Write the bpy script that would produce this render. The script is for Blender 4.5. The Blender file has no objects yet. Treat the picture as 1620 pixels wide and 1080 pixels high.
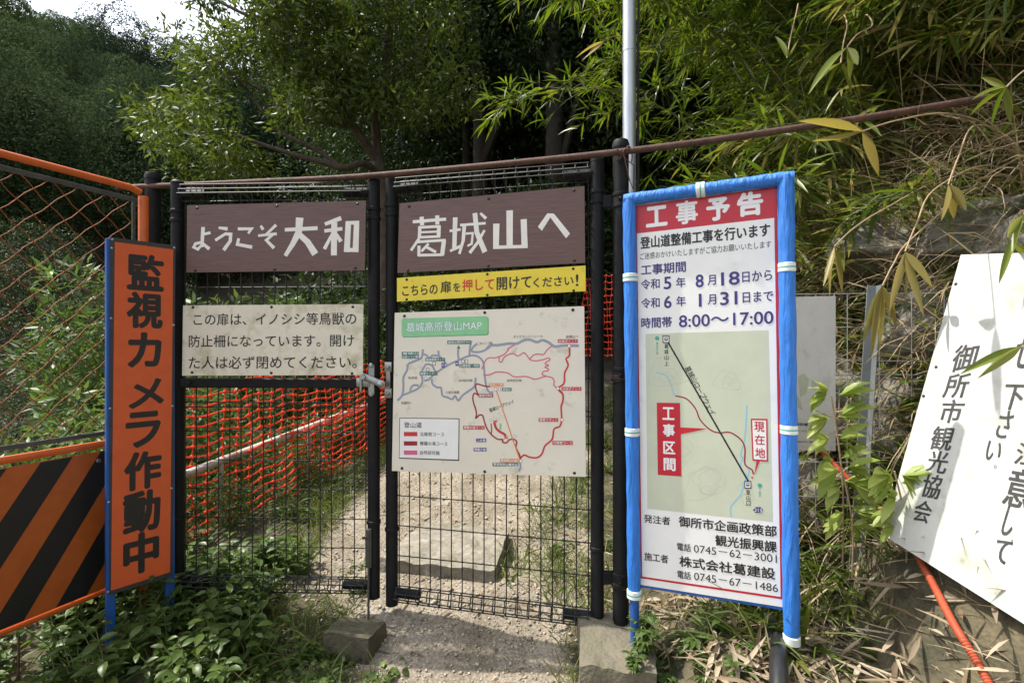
import bpy, math, random
import numpy as np
from mathutils import Vector, Matrix, noise as mnoise
R = math.radians
rng = np.random.default_rng(7)
random.seed(7)

# ------------------------------------------------------------------ camera, sky, sun, exposure
scene = bpy.context.scene
col = scene.collection
F = 820.0                      # focal length of the 1620 px wide photograph, in its pixels
EYE = Vector((0, 0, 1.15))
cam = bpy.data.cameras.new('camera')
cam.sensor_width = 36; cam.lens = 36 * F / 1620; cam.clip_start = 0.02; cam.clip_end = 600
cam_ob = bpy.data.objects.new('camera', cam); col.objects.link(cam_ob)
cam_ob.location = EYE; cam_ob.rotation_euler = (R(90), 0, 0)
scene.camera = cam_ob
SUN_EL, SUN_AZ = 60.0, -13.0   # from the left, a little behind the gate
to_sun = Vector((-math.cos(R(SUN_EL)) * math.cos(R(SUN_AZ)), -math.cos(R(SUN_EL)) * math.sin(R(SUN_AZ)), math.sin(R(SUN_EL))))
sun = bpy.data.lights.new('sun', 'SUN'); sun.energy = 3.0; sun.angle = R(0.55); sun.color = (1.0, 0.95, 0.86)
sun_ob = bpy.data.objects.new('sun', sun); col.objects.link(sun_ob)
sun_ob.rotation_euler = to_sun.to_track_quat('Z', 'Y').to_euler(); sun_ob.location = (-8, -4, 14)
world = bpy.data.worlds.new('World'); scene.world = world; world.use_nodes = True
wn = world.node_tree; bg = wn.nodes['Background']
sky = wn.nodes.new('ShaderNodeTexSky'); sky.sky_type = 'NISHITA'; sky.sun_disc = False
sky.sun_elevation = R(SUN_EL); sky.sun_rotation = math.atan2(to_sun.x, to_sun.y)
sky.dust_density = 3.0; sky.air_density = 1.2; sky.altitude = 300
hz_ = wn.nodes.new('ShaderNodeHueSaturation'); hz_.inputs['Saturation'].default_value = .38   # bright hazy sky
wn.links.new(sky.outputs[0], hz_.inputs['Color']); wn.links.new(hz_.outputs[0], bg.inputs[0]); bg.inputs[1].default_value = 0.15
scene.view_settings.view_transform = 'Standard'; scene.view_settings.look = 'None'
scene.view_settings.exposure = 1.25; scene.view_settings.gamma = 1.0
scene.cycles.max_bounces = 8; scene.cycles.transparent_max_bounces = 8
scene.cycles.use_denoising = True

# ------------------------------------------------------------------ helpers
def ray(px, py): return Vector(((px - 810) / F, 1.0, (540 - py) / F))
def at(px, py, Y): return EYE + ray(px, py) * Y       # a pixel of the photo at depth Y metres

def lin(r, g, b, k=1.0):
    f = lambda c: ((c / 255 + 0.055) / 1.055) ** 2.4 if c > 10 else c / 255 / 12.92
    return (f(r) * k, f(g) * k, f(b) * k, 1)

def tag(o, label=None, cat=None, group=None, kind=None):
    if label: o['label'] = label
    if cat: o['category'] = cat
    if group: o['group'] = group
    if kind: o['kind'] = kind
    return o

def empty(name, loc, label=None, cat=None, group=None):
    o = bpy.data.objects.new(name, None); col.objects.link(o); o.location = Vector(loc); o.empty_display_size = .1
    return tag(o, label, cat, group)

def origin_of(p):
    v = Vector((0, 0, 0))
    while p is not None: v += p.location; p = p.parent
    return v

def link_mesh(name, me, mats, parent=None, loc=None):
    for m in (mats if isinstance(mats, (list, tuple)) else [mats]): me.materials.append(m)
    o = bpy.data.objects.new(name, me); col.objects.link(o)
    if parent: o.parent = parent
    if loc is not None: o.location = loc
    return o

class MB:
    def __init__(s): s.v = []; s.f = []; s.mi = []
    def add(s, vs, fs, mi=0):
        b = len(s.v); s.v += [tuple(v) for v in vs]
        for f in fs: s.f.append(tuple(i + b for i in f)); s.mi.append(mi)
    def box(s, c, size, ax=None, mi=0):
        c = Vector(c); X, Y, Z = ax if ax else (Vector((1, 0, 0)), Vector((0, 1, 0)), Vector((0, 0, 1)))
        h = [d / 2 for d in size]; vs = []
        for i in (-1, 1):
            for j in (-1, 1):
                for k in (-1, 1): vs.append(c + X * (i * h[0]) + Y * (j * h[1]) + Z * (k * h[2]))
        s.add(vs, [(0, 1, 3, 2), (4, 6, 7, 5), (0, 4, 5, 1), (2, 3, 7, 6), (0, 2, 6, 4), (1, 5, 7, 3)], mi)
    def bevbox(s, c, size, b, ax=None, mi=0):
        c = Vector(c); X, Y, Z = ax if ax else (Vector((1, 0, 0)), Vector((0, 1, 0)), Vector((0, 0, 1)))
        hx, hy, hz = [d / 2 for d in size]; ring = []
        for z, e in ((-hz, b), (-hz + b, 0), (hz - b, 0), (hz, b)):
            for sx, sy, o in ((-1, -1, 0), (1, -1, 1), (1, 1, 0), (-1, 1, 1)):
                pa = (sx * (hx - e), sy * (hy - e - b * .6)); pb = (sx * (hx - e - b * .6), sy * (hy - e))
                for p in ((pa, pb) if o else (pb, pa))[::1]: ring.append(c + X * p[0] + Y * p[1] + Z * z)
        # order each ring by angle
        rings = [ring[i * 8:(i + 1) * 8] for i in range(4)]; vs = []
        for r_ in rings: vs += sorted(r_, key=lambda p: math.atan2((p - c).dot(Y), (p - c).dot(X)))
        fs = [tuple(range(7, -1, -1)), tuple(range(24, 32))]
        for k in range(3):
            for i in range(8): fs.append((k * 8 + i, k * 8 + (i + 1) % 8, (k + 1) * 8 + (i + 1) % 8, (k + 1) * 8 + i))
        s.add(vs, fs, mi)
    def tube(s, pts, r, n=8, mi=0, cap=True):
        pts = [Vector(p) for p in pts]; m = len(pts)
        rs = r if isinstance(r, (list, tuple)) else [r] * m
        vs = []; up = None
        for i, p in enumerate(pts):
            t = (pts[min(i + 1, m - 1)] - pts[max(i - 1, 0)])
            if t.length < 1e-9: t = Vector((0, 0, 1))
            t.normalize()
            if up is None:
                up = Vector((0, 0, 1)) if abs(t.z) < .9 else Vector((1, 0, 0))
            a = t.cross(up); 
            if a.length < 1e-6: a = t.orthogonal()
            a.normalize(); b = a.cross(t).normalized(); up = b
            for k in range(n):
                an = 2 * math.pi * k / n
                vs.append(p + a * (math.cos(an) * rs[i]) + b * (math.sin(an) * rs[i]))
        fs = []
        for i in range(m - 1):
            for k in range(n):
                fs.append((i * n + k, i * n + (k + 1) % n, (i + 1) * n + (k + 1) % n, (i + 1) * n + k))
        if cap: fs += [tuple(range(n - 1, -1, -1)), tuple(range((m - 1) * n, m * n))]
        s.add(vs, fs, mi)
    def build(s, name, mats, parent=None, smooth=False, loc=None):
        o_ = origin_of(parent) if parent else (Vector(loc) if loc is not None else Vector((0, 0, 0)))
        me = bpy.data.meshes.new(name)
        me.from_pydata([(v[0] - o_.x, v[1] - o_.y, v[2] - o_.z) for v in s.v], [], s.f)
        me.polygons.foreach_set('material_index', s.mi)
        if smooth: me.polygons.foreach_set('use_smooth', [True] * len(s.f))
        me.update()
        ob = link_mesh(name, me, mats, parent, loc if (loc is not None and not parent) else None)
        if smooth:
            try: me.set_sharp_from_angle(angle=R(40))
            except Exception: pass
        return ob

def np_mesh(name, V, faces_n, idx, mi=None):
    """V (n,3); idx flat vertex indices; faces_n vertex count per face."""
    me = bpy.data.meshes.new(name)
    me.vertices.add(len(V)); me.vertices.foreach_set('co', np.asarray(V, dtype=np.float32).ravel())
    me.loops.add(len(idx)); me.loops.foreach_set('vertex_index', np.asarray(idx, dtype=np.int32))
    nf = len(faces_n); starts = np.concatenate([[0], np.cumsum(faces_n)[:-1]]).astype(np.int32)
    me.polygons.add(nf); me.polygons.foreach_set('loop_start', starts)
    if mi is not None: me.polygons.foreach_set('material_index', np.asarray(mi, dtype=np.int32))
    me.update(calc_edges=True); me.validate()
    return me

def unit(a): return a / np.maximum(np.linalg.norm(a, axis=-1, keepdims=True), 1e-9)

def leaf_arrays(P, D, N, L, W, segs=1, droop=0.0, widest=.4, fold=.12):
    """leaf blades as vertex array + quads/tris.  P base, D direction, N face normal."""
    n = len(P); D = unit(D); S = unit(np.cross(D, N)); N = unit(np.cross(S, D))
    L = np.broadcast_to(np.asarray(L, float), (n,))[:, None]; W = np.broadcast_to(np.asarray(W, float), (n,))[:, None]
    if segs <= 1:
        V = np.stack([P, P + D * L * widest + S * W * .5 + N * W * fold, P + D * L, P + D * L * widest - S * W * .5 + N * W * fold], 1).reshape(-1, 3)
        b = (np.arange(n) * 4)[:, None]
        idx = np.concatenate([b + [[0, 1, 2]], b + [[0, 2, 3]]], 1).ravel()
        return V, np.full(2 * n, 3), idx
    # strip with a mid rib: 3 verts per inner station
    st = np.linspace(0, 1, segs + 1); rows = []; cur = P.copy(); d = D.copy(); step = L / segs
    dr = np.broadcast_to(np.asarray(droop, float), (n,))[:, None]
    for i, t in enumerate(st):
        w = (np.sin(math.pi * min(1, (t / widest) * .5)) if t < widest else np.cos(math.pi * .5 * (t - widest) / (1 - widest)) ** .8 if t < 1 else 0)
        w = max(w, .04)
        s_ = unit(np.cross(d, N)); n_ = unit(np.cross(s_, d))
        rows.append(np.stack([cur + s_ * W * .5 * w + n_ * W * fold * w, cur, cur - s_ * W * .5 * w + n_ * W * fold * w], 1))
        cur = cur + d * step
        d = unit(d + np.array([0, 0, -1.0]) * dr / segs)
        N = n_
    V = np.stack(rows, 1).reshape(-1, 3)
    k = (segs + 1) * 3; b = (np.arange(n) * k)[:, None]; q = []
    for i in range(segs):
        o = i * 3
        q.append(b + [[o, o + 1, o + 4, o + 3]]); q.append(b + [[o + 1, o + 2, o + 5, o + 4]])
    idx = np.concatenate(q, 1).ravel()
    return V, np.full(n * segs * 2, 4), idx

class NB:
    """gathers numpy pieces into one mesh"""
    def __init__(s): s.V = []; s.n = []; s.i = []; s.m = []; s.c = 0
    def add(s, arr, mi=0):
        V, fn, idx = arr; s.V.append(V); s.n.append(fn); s.i.append(idx + s.c); s.c += len(V); s.m.append(np.full(len(fn), mi))
    def mesh(s, name): return np_mesh(name, np.concatenate(s.V), np.concatenate(s.n), np.concatenate(s.i), np.concatenate(s.m))
    def build(s, name, mats, parent=None, loc=None):
        o_ = origin_of(parent) if parent else Vector((0, 0, 0))
        me = s.mesh(name)
        if o_.length > 0: me.transform(Matrix.Translation(-o_))
        return link_mesh(name, me, mats, parent, loc)

def copy_tree(o, loc, rotz=0, scale=1.0, label=None):
    c = o.copy(); col.objects.link(c); c.location = loc; c.rotation_euler = (0, 0, rotz); c.scale = (scale,) * 3 if not isinstance(scale, tuple) else scale
    if label: c['label'] = label
    for ch in list(o.children):
        d = ch.copy(); col.objects.link(d); d.parent = c
    return c

def ss(a, b, x):
    t = np.clip((np.asarray(x, float) - a) / (b - a), 0, 1); return t * t * (3 - 2 * t)

# ------------------------------------------------------------------ materials
def nodes_of(m):
    m.use_nodes = True; nt = m.node_tree; return nt, nt.nodes['Principled BSDF']

def mat(name, c, rough=.6, metal=0.0, var=.12, scale=18, bump=0.0, bscale=60, spec=.5, stain=None, stain_scale=6, stain_lo=.55, stain_hi=.75, stretch=None, coord='Object'):
    m = bpy.data.materials.new(name); nt, b = nodes_of(m); N, Lk = nt.nodes, nt.links
    tc = N.new('ShaderNodeTexCoord'); mp = N.new('ShaderNodeMapping'); Lk.new(tc.outputs[coord], mp.inputs[0])
    if stretch: mp.inputs['Scale'].default_value = stretch
    no = N.new('ShaderNodeTexNoise'); no.inputs['Scale'].default_value = scale; no.inputs['Detail'].default_value = 6; no.inputs['Roughness'].default_value = .65
    Lk.new(mp.outputs[0], no.inputs['Vector'])
    rp = N.new('ShaderNodeValToRGB'); e = rp.color_ramp.elements
    e[0].position = .3; e[1].position = .7
    e[0].color = tuple(max(0, x * (1 - var)) for x in c[:3]) + (1,); e[1].color = tuple(min(1, x * (1 + var)) for x in c[:3]) + (1,)
    Lk.new(no.outputs[0], rp.inputs[0]); out = rp.outputs[0]
    if stain:
        n2 = N.new('ShaderNodeTexNoise'); n2.inputs['Scale'].default_value = stain_scale; n2.inputs['Detail'].default_value = 9; n2.inputs['Roughness'].default_value = .7
        Lk.new(mp.outputs[0], n2.inputs['Vector'])
        r2 = N.new('ShaderNodeMapRange'); r2.inputs[1].default_value = stain_lo; r2.inputs[2].default_value = stain_hi; Lk.new(n2.outputs[0], r2.inputs[0])
        mx = N.new('ShaderNodeMix'); mx.data_type = 'RGBA'; Lk.new(r2.outputs[0], mx.inputs['Factor']); Lk.new(out, mx.inputs[6]); mx.inputs[7].default_value = stain
        out = mx.outputs[2]
    Lk.new(out, b.inputs['Base Color'])
    b.inputs['Roughness'].default_value = rough; b.inputs['Metallic'].default_value = metal; b.inputs['Specular IOR Level'].default_value = spec
    if bump:
        n3 = N.new('ShaderNodeTexNoise'); n3.inputs['Scale'].default_value = bscale; n3.inputs['Detail'].default_value = 8; Lk.new(mp.outputs[0], n3.inputs['Vector'])
        bp = N.new('ShaderNodeBump'); bp.inputs['Strength'].default_value = bump; bp.inputs['Distance'].default_value = .02
        Lk.new(n3.outputs[0], bp.inputs['Height']); Lk.new(bp.outputs[0], b.inputs['Normal'])
    return m

def leafmat(name, cols, rough=.45, trans=.35, spec=.4):
    """leaf colours picked per leaf, with some light passing through"""
    m = bpy.data.materials.new(name); nt, b = nodes_of(m); N, Lk = nt.nodes, nt.links
    g = N.new('ShaderNodeNewGeometry'); rp = N.new('ShaderNodeValToRGB'); e = rp.color_ramp.elements
    e[0].color = cols[0]; e[1].color = cols[-1]
    for i, c in enumerate(cols[1:-1]): x = e.new((i + 1) / (len(cols) - 1)); x.color = c
    Lk.new(g.outputs['Random Per Island'], rp.inputs[0])
    Lk.new(rp.outputs[0], b.inputs['Base Color']); b.inputs['Roughness'].default_value = rough; b.inputs['Specular IOR Level'].default_value = spec
    tr = N.new('ShaderNodeBsdfTranslucent'); hs = N.new('ShaderNodeHueSaturation'); hs.inputs['Value'].default_value = 1.5; hs.inputs['Saturation'].default_value = 1.1
    Lk.new(rp.outputs[0], hs.inputs['Color']); Lk.new(hs.outputs[0], tr.inputs[0])
    mx = N.new('ShaderNodeMixShader'); mx.inputs[0].default_value = trans
    Lk.new(b.outputs[0], mx.inputs[1]); Lk.new(tr.outputs[0], mx.inputs[2]); Lk.new(mx.outputs[0], nt.nodes['Material Output'].inputs[0])
    return m

M = {}
M['black'] = mat('black_coating', (.012, .012, .013, 1), .58, var=.3, spec=.18, stain=(.032, .03, .028, 1), stain_scale=14, stain_lo=.6, stain_hi=.85)
M['wire'] = mat('dark_wire', (.016, .017, .015, 1), .55, var=.3, spec=.3, stain=(.045, .042, .036, 1), stain_scale=30)
M['rust'] = mat('rusty_pipe', (.075, .034, .022, 1), .75, var=.5, scale=30, bump=.25, bscale=150, stain=(.16, .07, .035, 1), stain_scale=22, stretch=(1, 1, 1))
M['galv'] = mat('galvanised_steel', (.42, .44, .46, 1), .42, .75, var=.14, scale=9, stretch=(6, 6, 1))
M['steel'] = mat('weathered_angle_steel', (.20, .215, .22, 1), .5, .35, var=.2, scale=12)
M['mossy'] = mat('mossy_concrete', (.09, .078, .05, 1), .95, var=.35, scale=16, bump=.5, bscale=60, stain=(.05, .055, .025, 1), stain_scale=9, stain_lo=.45, stain_hi=.7)
M['chrome'] = mat('latch_steel', (.33, .33, .315, 1), .42, .9, var=.15, scale=30)
M['orange_paint'] = mat('orange_paint', (.62, .125, .022, 1), .42, var=.12, stain=(.20, .06, .03, 1), stain_scale=18, stain_lo=.6, stain_hi=.8)
M['orange_panel'] = mat('orange_panel', (.44, .098, .013, 1), .5, var=.12, stain=(.25, .08, .03, 1), stain_scale=5, stain_lo=.6, stain_hi=.9)
M['orange_sign'] = mat('orange_sign_face', (.62, .100, .022, 1), .5, var=.08, stain=(.42, .1, .04, 1), stain_scale=9, stain_lo=.58, stain_hi=.85)
M['ink'] = mat('black_ink', (.012, .011, .011, 1), .5, var=.2)
M['ink_soft'] = mat('charcoal_ink', (.035, .034, .034, 1), .5, var=.2)
M['brush'] = mat('faded_brush_ink', (.045, .045, .045, 1), .7, var=.5, scale=60)
M['blue_metal'] = mat('blue_metal', (.012, .085, .32, 1), .4, var=.12, stain=(.05, .06, .1, 1), stain_scale=14)
M['brown'] = mat('brown_woodgrain_print', (.112, .055, .044, 1), .42, var=.34, scale=9, stretch=(1.2, 1.2, 26), stain=(.17, .125, .118, 1), stain_scale=5, stain_lo=.6, stain_hi=.95)
M['cream_letter'] = mat('cream_letter', (.74, .71, .64, 1), .5, var=.06)
M['cream'] = mat('weathered_cream_board', (.68, .63, .51, 1), .5, var=.08, scale=5, stain=(.34, .29, .16, 1), stain_scale=9, stain_lo=.5, stain_hi=.74)
M['mapboard'] = mat('map_board', (.70, .65, .55, 1), .45, var=.05, scale=5, stain=(.26, .24, .14, 1), stain_scale=11, stain_lo=.57, stain_hi=.78)
M['yellow'] = mat('yellow_board', (.72, .56, .035, 1), .45, var=.06, stain=(.33, .27, .05, 1), stain_scale=12, stain_lo=.57, stain_hi=.82)
M['white'] = mat('white_print', (.77, .765, .75, 1), .4, var=.03, stain=(.6, .6, .6, 1), stain_scale=7)
M['white_letter'] = mat('white_letter', (.78, .77, .77, 1), .45, var=.03)
M['red_print'] = mat('red_print', (.48, .012, .03, 1), .4, var=.08)
M['red_text'] = mat('red_text', (.55, .03, .015, 1), .45, var=.08)
M['navy'] = mat('navy_text', (.035, .025, .17, 1), .45, var=.08)
M['map_green'] = mat('printed_map_tint', (.52, .55, .42, 1), .45, var=.05, scale=12)
M['map_line'] = mat('printed_contour', (.44, .47, .36, 1), .45, var=.05)
M['map_blue'] = mat('printed_river', (.22, .48, .60, 1), .45, var=.05)
M['teal'] = mat('teal_print', (.02, .13, .11, 1), .45)
M['teal_l'] = mat('teal_symbol', (.06, .33, .27, 1), .45)
M['title_green'] = mat('green_title', (.22, .52, .26, 1), .45, var=.1)
M['title_green_d'] = mat('green_title_shade', (.08, .27, .14, 1), .45)
M['route_grey'] = mat('grey_route', (.27, .29, .37, 1), .45, var=.06)
M['route_pink'] = mat('pink_route', (.62, .11, .22, 1), .45, var=.08)
M['route_red'] = mat('red_route', (.52, .035, .045, 1), .45, var=.08)
M['route_wine'] = mat('wine_route', (.30, .015, .03, 1), .45, var=.08)
M['route_orange'] = mat('orange_route', (.68, .22, .06, 1), .45, var=.08)
M['violet'] = mat('violet_print', (.07, .05, .26, 1), .45)
M['foam'] = mat('blue_foam', (.024, .175, .60, 1), .6, var=.18, scale=14, stretch=(7, 7, .9), bump=.7, bscale=11, stain=(.07, .22, .52, 1), stain_scale=16)
M['tape'] = mat('white_tape', (.68, .72, .70, 1), .4, var=.06)
M['chain'] = mat('rusty_orange_wire', (.27, .085, .03, 1), .7, var=.4, spec=.2, stain=(.16, .07, .04, 1), stain_scale=30)
M['strip'] = mat('dull_flat_bar', (.09, .085, .075, 1), .6, .3, var=.3)
M['net'] = mat('orange_net', (.80, .058, .016, 1), .5, var=.2)
M['pipe_white'] = mat('weathered_pale_pipe', (.5, .46, .42, 1), .55, var=.2, stain=(.24, .12, .08, 1), stain_scale=8, stain_lo=.5, stain_hi=.7)
M['concrete'] = mat('weathered_concrete', (.15, .13, .095, 1), .9, var=.22, scale=14, bump=.5, bscale=70, stain=(.10, .10, .055, 1), stain_scale=7, stain_lo=.5, stain_hi=.72)
M['stone'] = mat('pale_step_stone', (.25, .225, .185, 1), .9, var=.35, scale=24, bump=.6, bscale=45, stain=(.12, .115, .07, 1), stain_scale=7, stain_lo=.45, stain_hi=.72)
M['rock'] = mat('lichen_rock', (.15, .135, .11, 1), .95, var=.5, scale=16, bump=1.0, bscale=30, stain=(.09, .10, .045, 1), stain_scale=5, stain_lo=.48, stain_hi=.66)
M['rock_pale'] = mat('pale_rock', (.42, .40, .33, 1), .95, var=.3, scale=26, bump=.9, bscale=55, stain=(.17, .17, .11, 1), stain_scale=6, stain_lo=.58, stain_hi=.85)
M['gravel'] = mat('gravel_stone', (.46, .39, .31, 1), .9, var=.3, scale=9, coord='Object')
M['whiteboard'] = mat('white_painted_board', (.52, .52, .49, 1), .6, var=.1, scale=4, stain=(.26, .27, .19, 1), stain_scale=8, stain_lo=.5, stain_hi=.74)
M['board_edge'] = mat('raw_board_edge', (.30, .23, .16, 1), .85, var=.3)
M['grey_sign'] = mat('faded_grey_sign', (.62, .60, .57, 1), .5, var=.08, scale=7, stain=(.36, .33, .30, 1), stain_scale=9)
M['conduit'] = mat('orange_conduit', (.33, .06, .024, 1), .6, var=.2, spec=.3, stain=(.20, .09, .05, 1), stain_scale=30)
M['black_plastic'] = mat('black_plastic', (.016, .017, .018, 1), .4, var=.3)
M['bark'] = mat('grey_brown_bark', (.085, .065, .048, 1), .9, var=.4, scale=14, bump=.6, bscale=40, stain=(.16, .15, .12, 1), stain_scale=5)
M['bark_dark'] = mat('dark_bark', (.04, .032, .024, 1), .9, var=.4, scale=14, bump=.5)
M['stem'] = mat('green_stem', (.09, .11, .03, 1), .6, var=.3)
M['stem_dry'] = mat('dry_stem', (.34, .24, .14, 1), .8, var=.3)
G = lambda r, g, b: (r, g, b, 1)
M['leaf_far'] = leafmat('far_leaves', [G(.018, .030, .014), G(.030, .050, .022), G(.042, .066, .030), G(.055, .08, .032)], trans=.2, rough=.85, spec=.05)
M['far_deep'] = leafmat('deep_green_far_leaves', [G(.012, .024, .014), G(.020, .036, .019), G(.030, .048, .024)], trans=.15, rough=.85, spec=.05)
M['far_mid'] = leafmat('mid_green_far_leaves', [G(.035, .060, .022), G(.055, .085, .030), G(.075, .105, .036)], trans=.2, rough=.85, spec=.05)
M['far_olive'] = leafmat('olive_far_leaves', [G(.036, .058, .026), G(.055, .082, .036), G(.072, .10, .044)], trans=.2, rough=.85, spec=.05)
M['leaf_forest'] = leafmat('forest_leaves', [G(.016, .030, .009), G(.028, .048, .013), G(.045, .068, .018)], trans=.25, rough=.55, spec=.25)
M['leaf_olive'] = leafmat('yellow_green_leaves', [G(.036, .056, .010), G(.056, .082, .014), G(.080, .106, .020), G(.105, .125, .024)], trans=.4, rough=.48, spec=.3)
M['leaf_bush'] = leafmat('bush_leaves', [G(.05, .085, .02), G(.08, .125, .03), G(.12, .17, .05)], trans=.38)
M['leaf_weed'] = leafmat('weed_leaves', [G(.052, .092, .019), G(.08, .13, .027), G(.115, .17, .038)], trans=.35, rough=.4)
M['leaf_bamboo'] = leafmat('bamboo_leaves', [G(.056, .098, .012), G(.085, .135, .016), G(.12, .17, .022), G(.18, .195, .034), G(.065, .11, .024)], trans=.4, rough=.38)
M['leaf_sasa'] = leafmat('dwarf_bamboo_leaves', [G(.06, .10, .014), G(.09, .135, .018), G(.13, .17, .03), G(.19, .19, .04), G(.28, .22, .08)], trans=.4, rough=.4)
M['leaf_yellow'] = leafmat('yellowing_leaves', [G(.11, .16, .025), G(.20, .20, .04), G(.27, .21, .06), G(.10, .15, .03)], trans=.4)
M['leaf_pale'] = leafmat('pale_jagged_leaves', [G(.20, .27, .05), G(.30, .36, .08), G(.38, .42, .14)], trans=.4)
M['grass'] = leafmat('grass_blades', [G(.07, .11, .02), G(.12, .16, .035), G(.2, .2, .07), G(.09, .14, .03)], trans=.35)
M['straw'] = leafmat('dry_grass_blades', [G(.16, .11, .055), G(.30, .23, .13), G(.44, .37, .24), G(.20, .13, .07)], trans=.25, rough=.7)
M['litter'] = leafmat('dry_leaf_litter', [G(.17, .115, .065), G(.32, .25, .16), G(.44, .37, .27), G(.12, .08, .045)], trans=.2, rough=.7)

# ------------------------------------------------------------------ ground
def xe(y): return .42 + .2 * np.clip(np.asarray(y, float) - 2, -.3, 12)      # right edge of the path
def xl(y):                                                                    # left edge of the bench the path runs on
    y = np.asarray(y, float); return np.where(y < 2.5, -2.9, -2.9 + ss(2.5, 3.2, y) * 1.15) + .5 * np.clip(y - 2.9, 0, 20)
def g(x, y):
    x = np.asarray(x, float); y = np.asarray(y, float)
    z = -.12 * ss(2.45, 1.95, y) + .19 * np.clip(y - 2.75, 0, 6.5) + .45 * np.clip(y - 9.25, 0, 30)
    s = x - xe(y); flat = .35 + .45 * ss(3.2, 2.1, y)
    z = z + .24 * ss(0, .4, s) * ss(3.6, 2.2, y) + np.clip(s - flat, 0, 1.1) * 1.75 + np.clip(s - flat - 1.1, 0, 8) * .8
    t = xl(y) - x
    z = z - np.clip(t, 0, 7) * .62
    r = np.hypot(x, y)
    wl = ss(-.32, -.6, x / np.maximum(y, 1)) * (y > 0)
    z = z + wl * (.465 * np.clip(r - 16, 0, 95) - .45 * np.clip(y - 9.25, 0, 30))
    z = z + .030 * np.sin(x * 5.1 + y * 2.3) * np.sin(y * 4.2 - x * 1.7) * ss(.3, 1.5, np.abs(x)) + .012 * np.sin(x * 9 + 1) * np.sin(y * 11)
    return z
def gz(x, y): return float(g(x, y))

def axis(lo, hi, fine0, fine1, step):
    a = list(np.arange(fine0, fine1 + 1e-6, step)); d = step; v = fine1
    while v < hi: d *= 1.25; v += d; a.append(min(v, hi))
    d = step; v = fine0
    while v > lo: d *= 1.25; v -= d; a.insert(0, max(v, lo))
    return np.array(a)
gx = axis(-140, 140, -3.2, 3.0, .045); gy = axis(-40, 160, 1.0, 6.0, .045)
XX, YY = np.meshgrid(gx, gy, indexing='ij'); ZZ = g(XX, YY)
nx, ny = XX.shape
ii = (np.arange(nx - 1)[:, None] * ny + np.arange(ny - 1)[None, :])
quad = np.stack([ii, ii + ny, ii + ny + 1, ii + 1], -1).reshape(-1)
gm = np_mesh('ground', np.stack([XX, YY, ZZ], -1).reshape(-1, 3), np.full((nx - 1) * (ny - 1), 4), quad)
gm.polygons.foreach_set('use_smooth', [True] * len(gm.polygons))
pl = np.interp(YY, [1.0, 1.9, 2.2, 2.6, 3.2, 4.2, 6, 9], [-.6, -.52, -.7, -1.05, -1.05, -.85, .05, .8])
pr = np.interp(YY, [1.0, 2.2, 2.6, 3.2, 4.2, 6, 9], [.20, .24, .42, .45, .75, 1.25, 1.9])
pathm = (ss(-.12, .12, XX - pl) * ss(-.12, .12, pr - XX) * ss(11, 9, YY)).ravel()
at_ = gm.attributes.new('path', 'FLOAT', 'POINT'); at_.data.foreach_set('value', pathm.astype(np.float32))
def ground_mat():
    m = bpy.data.materials.new('ground_soil_and_gravel'); nt, b = nodes_of(m); N, Lk = nt.nodes, nt.links
    tc = N.new('ShaderNodeTexCoord'); a = N.new('ShaderNodeAttribute'); a.attribute_name = 'path'
    def nz(sc, d=8, r=.65):
        n = N.new('ShaderNodeTexNoise'); n.inputs['Scale'].default_value = sc; n.inputs['Detail'].default_value = d; n.inputs['Roughness'].default_value = r
        Lk.new(tc.outputs['Object'], n.inputs['Vector']); return n
    def ramp(src, c0, c1, p0=.35, p1=.65):
        r = N.new('ShaderNodeValToRGB'); e = r.color_ramp.elements; e[0].color = c0; e[1].color = c1; e[0].position = p0; e[1].position = p1; Lk.new(src, r.inputs[0]); return r.outputs[0]
    soil = ramp(nz(9).outputs[0], (.035, .034, .018, 1), (.115, .095, .055, 1))
    grit = ramp(nz(70, 4).outputs[0], (.19, .163, .122, 1), (.38, .328, .262, 1))
    big = ramp(nz(5).outputs[0], (.55, .53, .48, 1), (1, 1, 1, 1))
    mu = N.new('ShaderNodeMix'); mu.data_type = 'RGBA'; mu.blend_type = 'MULTIPLY'; mu.inputs['Factor'].default_value = 1; Lk.new(grit, mu.inputs[6]); Lk.new(big, mu.inputs[7])
    n2 = nz(7); ad = N.new('ShaderNodeMath'); ad.operation = 'ADD'; Lk.new(a.outputs['Fac'], ad.inputs[0]); Lk.new(n2.outputs[0], ad.inputs[1])
    mr = N.new('ShaderNodeMapRange'); mr.inputs[1].default_value = .85; mr.inputs[2].default_value = 1.15; Lk.new(ad.outputs[0], mr.inputs[0])
    mx = N.new('ShaderNodeMix'); mx.data_type = 'RGBA'; Lk.new(mr.outputs[0], mx.inputs['Factor']); Lk.new(soil, mx.inputs[6]); Lk.new(mu.outputs[2], mx.inputs[7])
    Lk.new(mx.outputs[2], b.inputs['Base Color']); b.inputs['Roughness'].default_value = .95
    vo = N.new('ShaderNodeTexVoronoi'); vo.inputs['Scale'].default_value = 75; Lk.new(tc.outputs['Object'], vo.inputs['Vector'])
    n3 = nz(25); ad2 = N.new('ShaderNodeMath'); ad2.operation = 'ADD'; Lk.new(vo.outputs['Distance'], ad2.inputs[0]); Lk.new(n3.outputs[0], ad2.inputs[1])
    bp = N.new('ShaderNodeBump'); bp.inputs['Strength'].default_value = .45; bp.inputs['Distance'].default_value = .012; Lk.new(ad2.outputs[0], bp.inputs['Height']); Lk.new(bp.outputs[0], b.inputs['Normal'])
    return m
ground = link_mesh('ground', gm, ground_mat()); ground['kind'] = 'structure'

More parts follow.
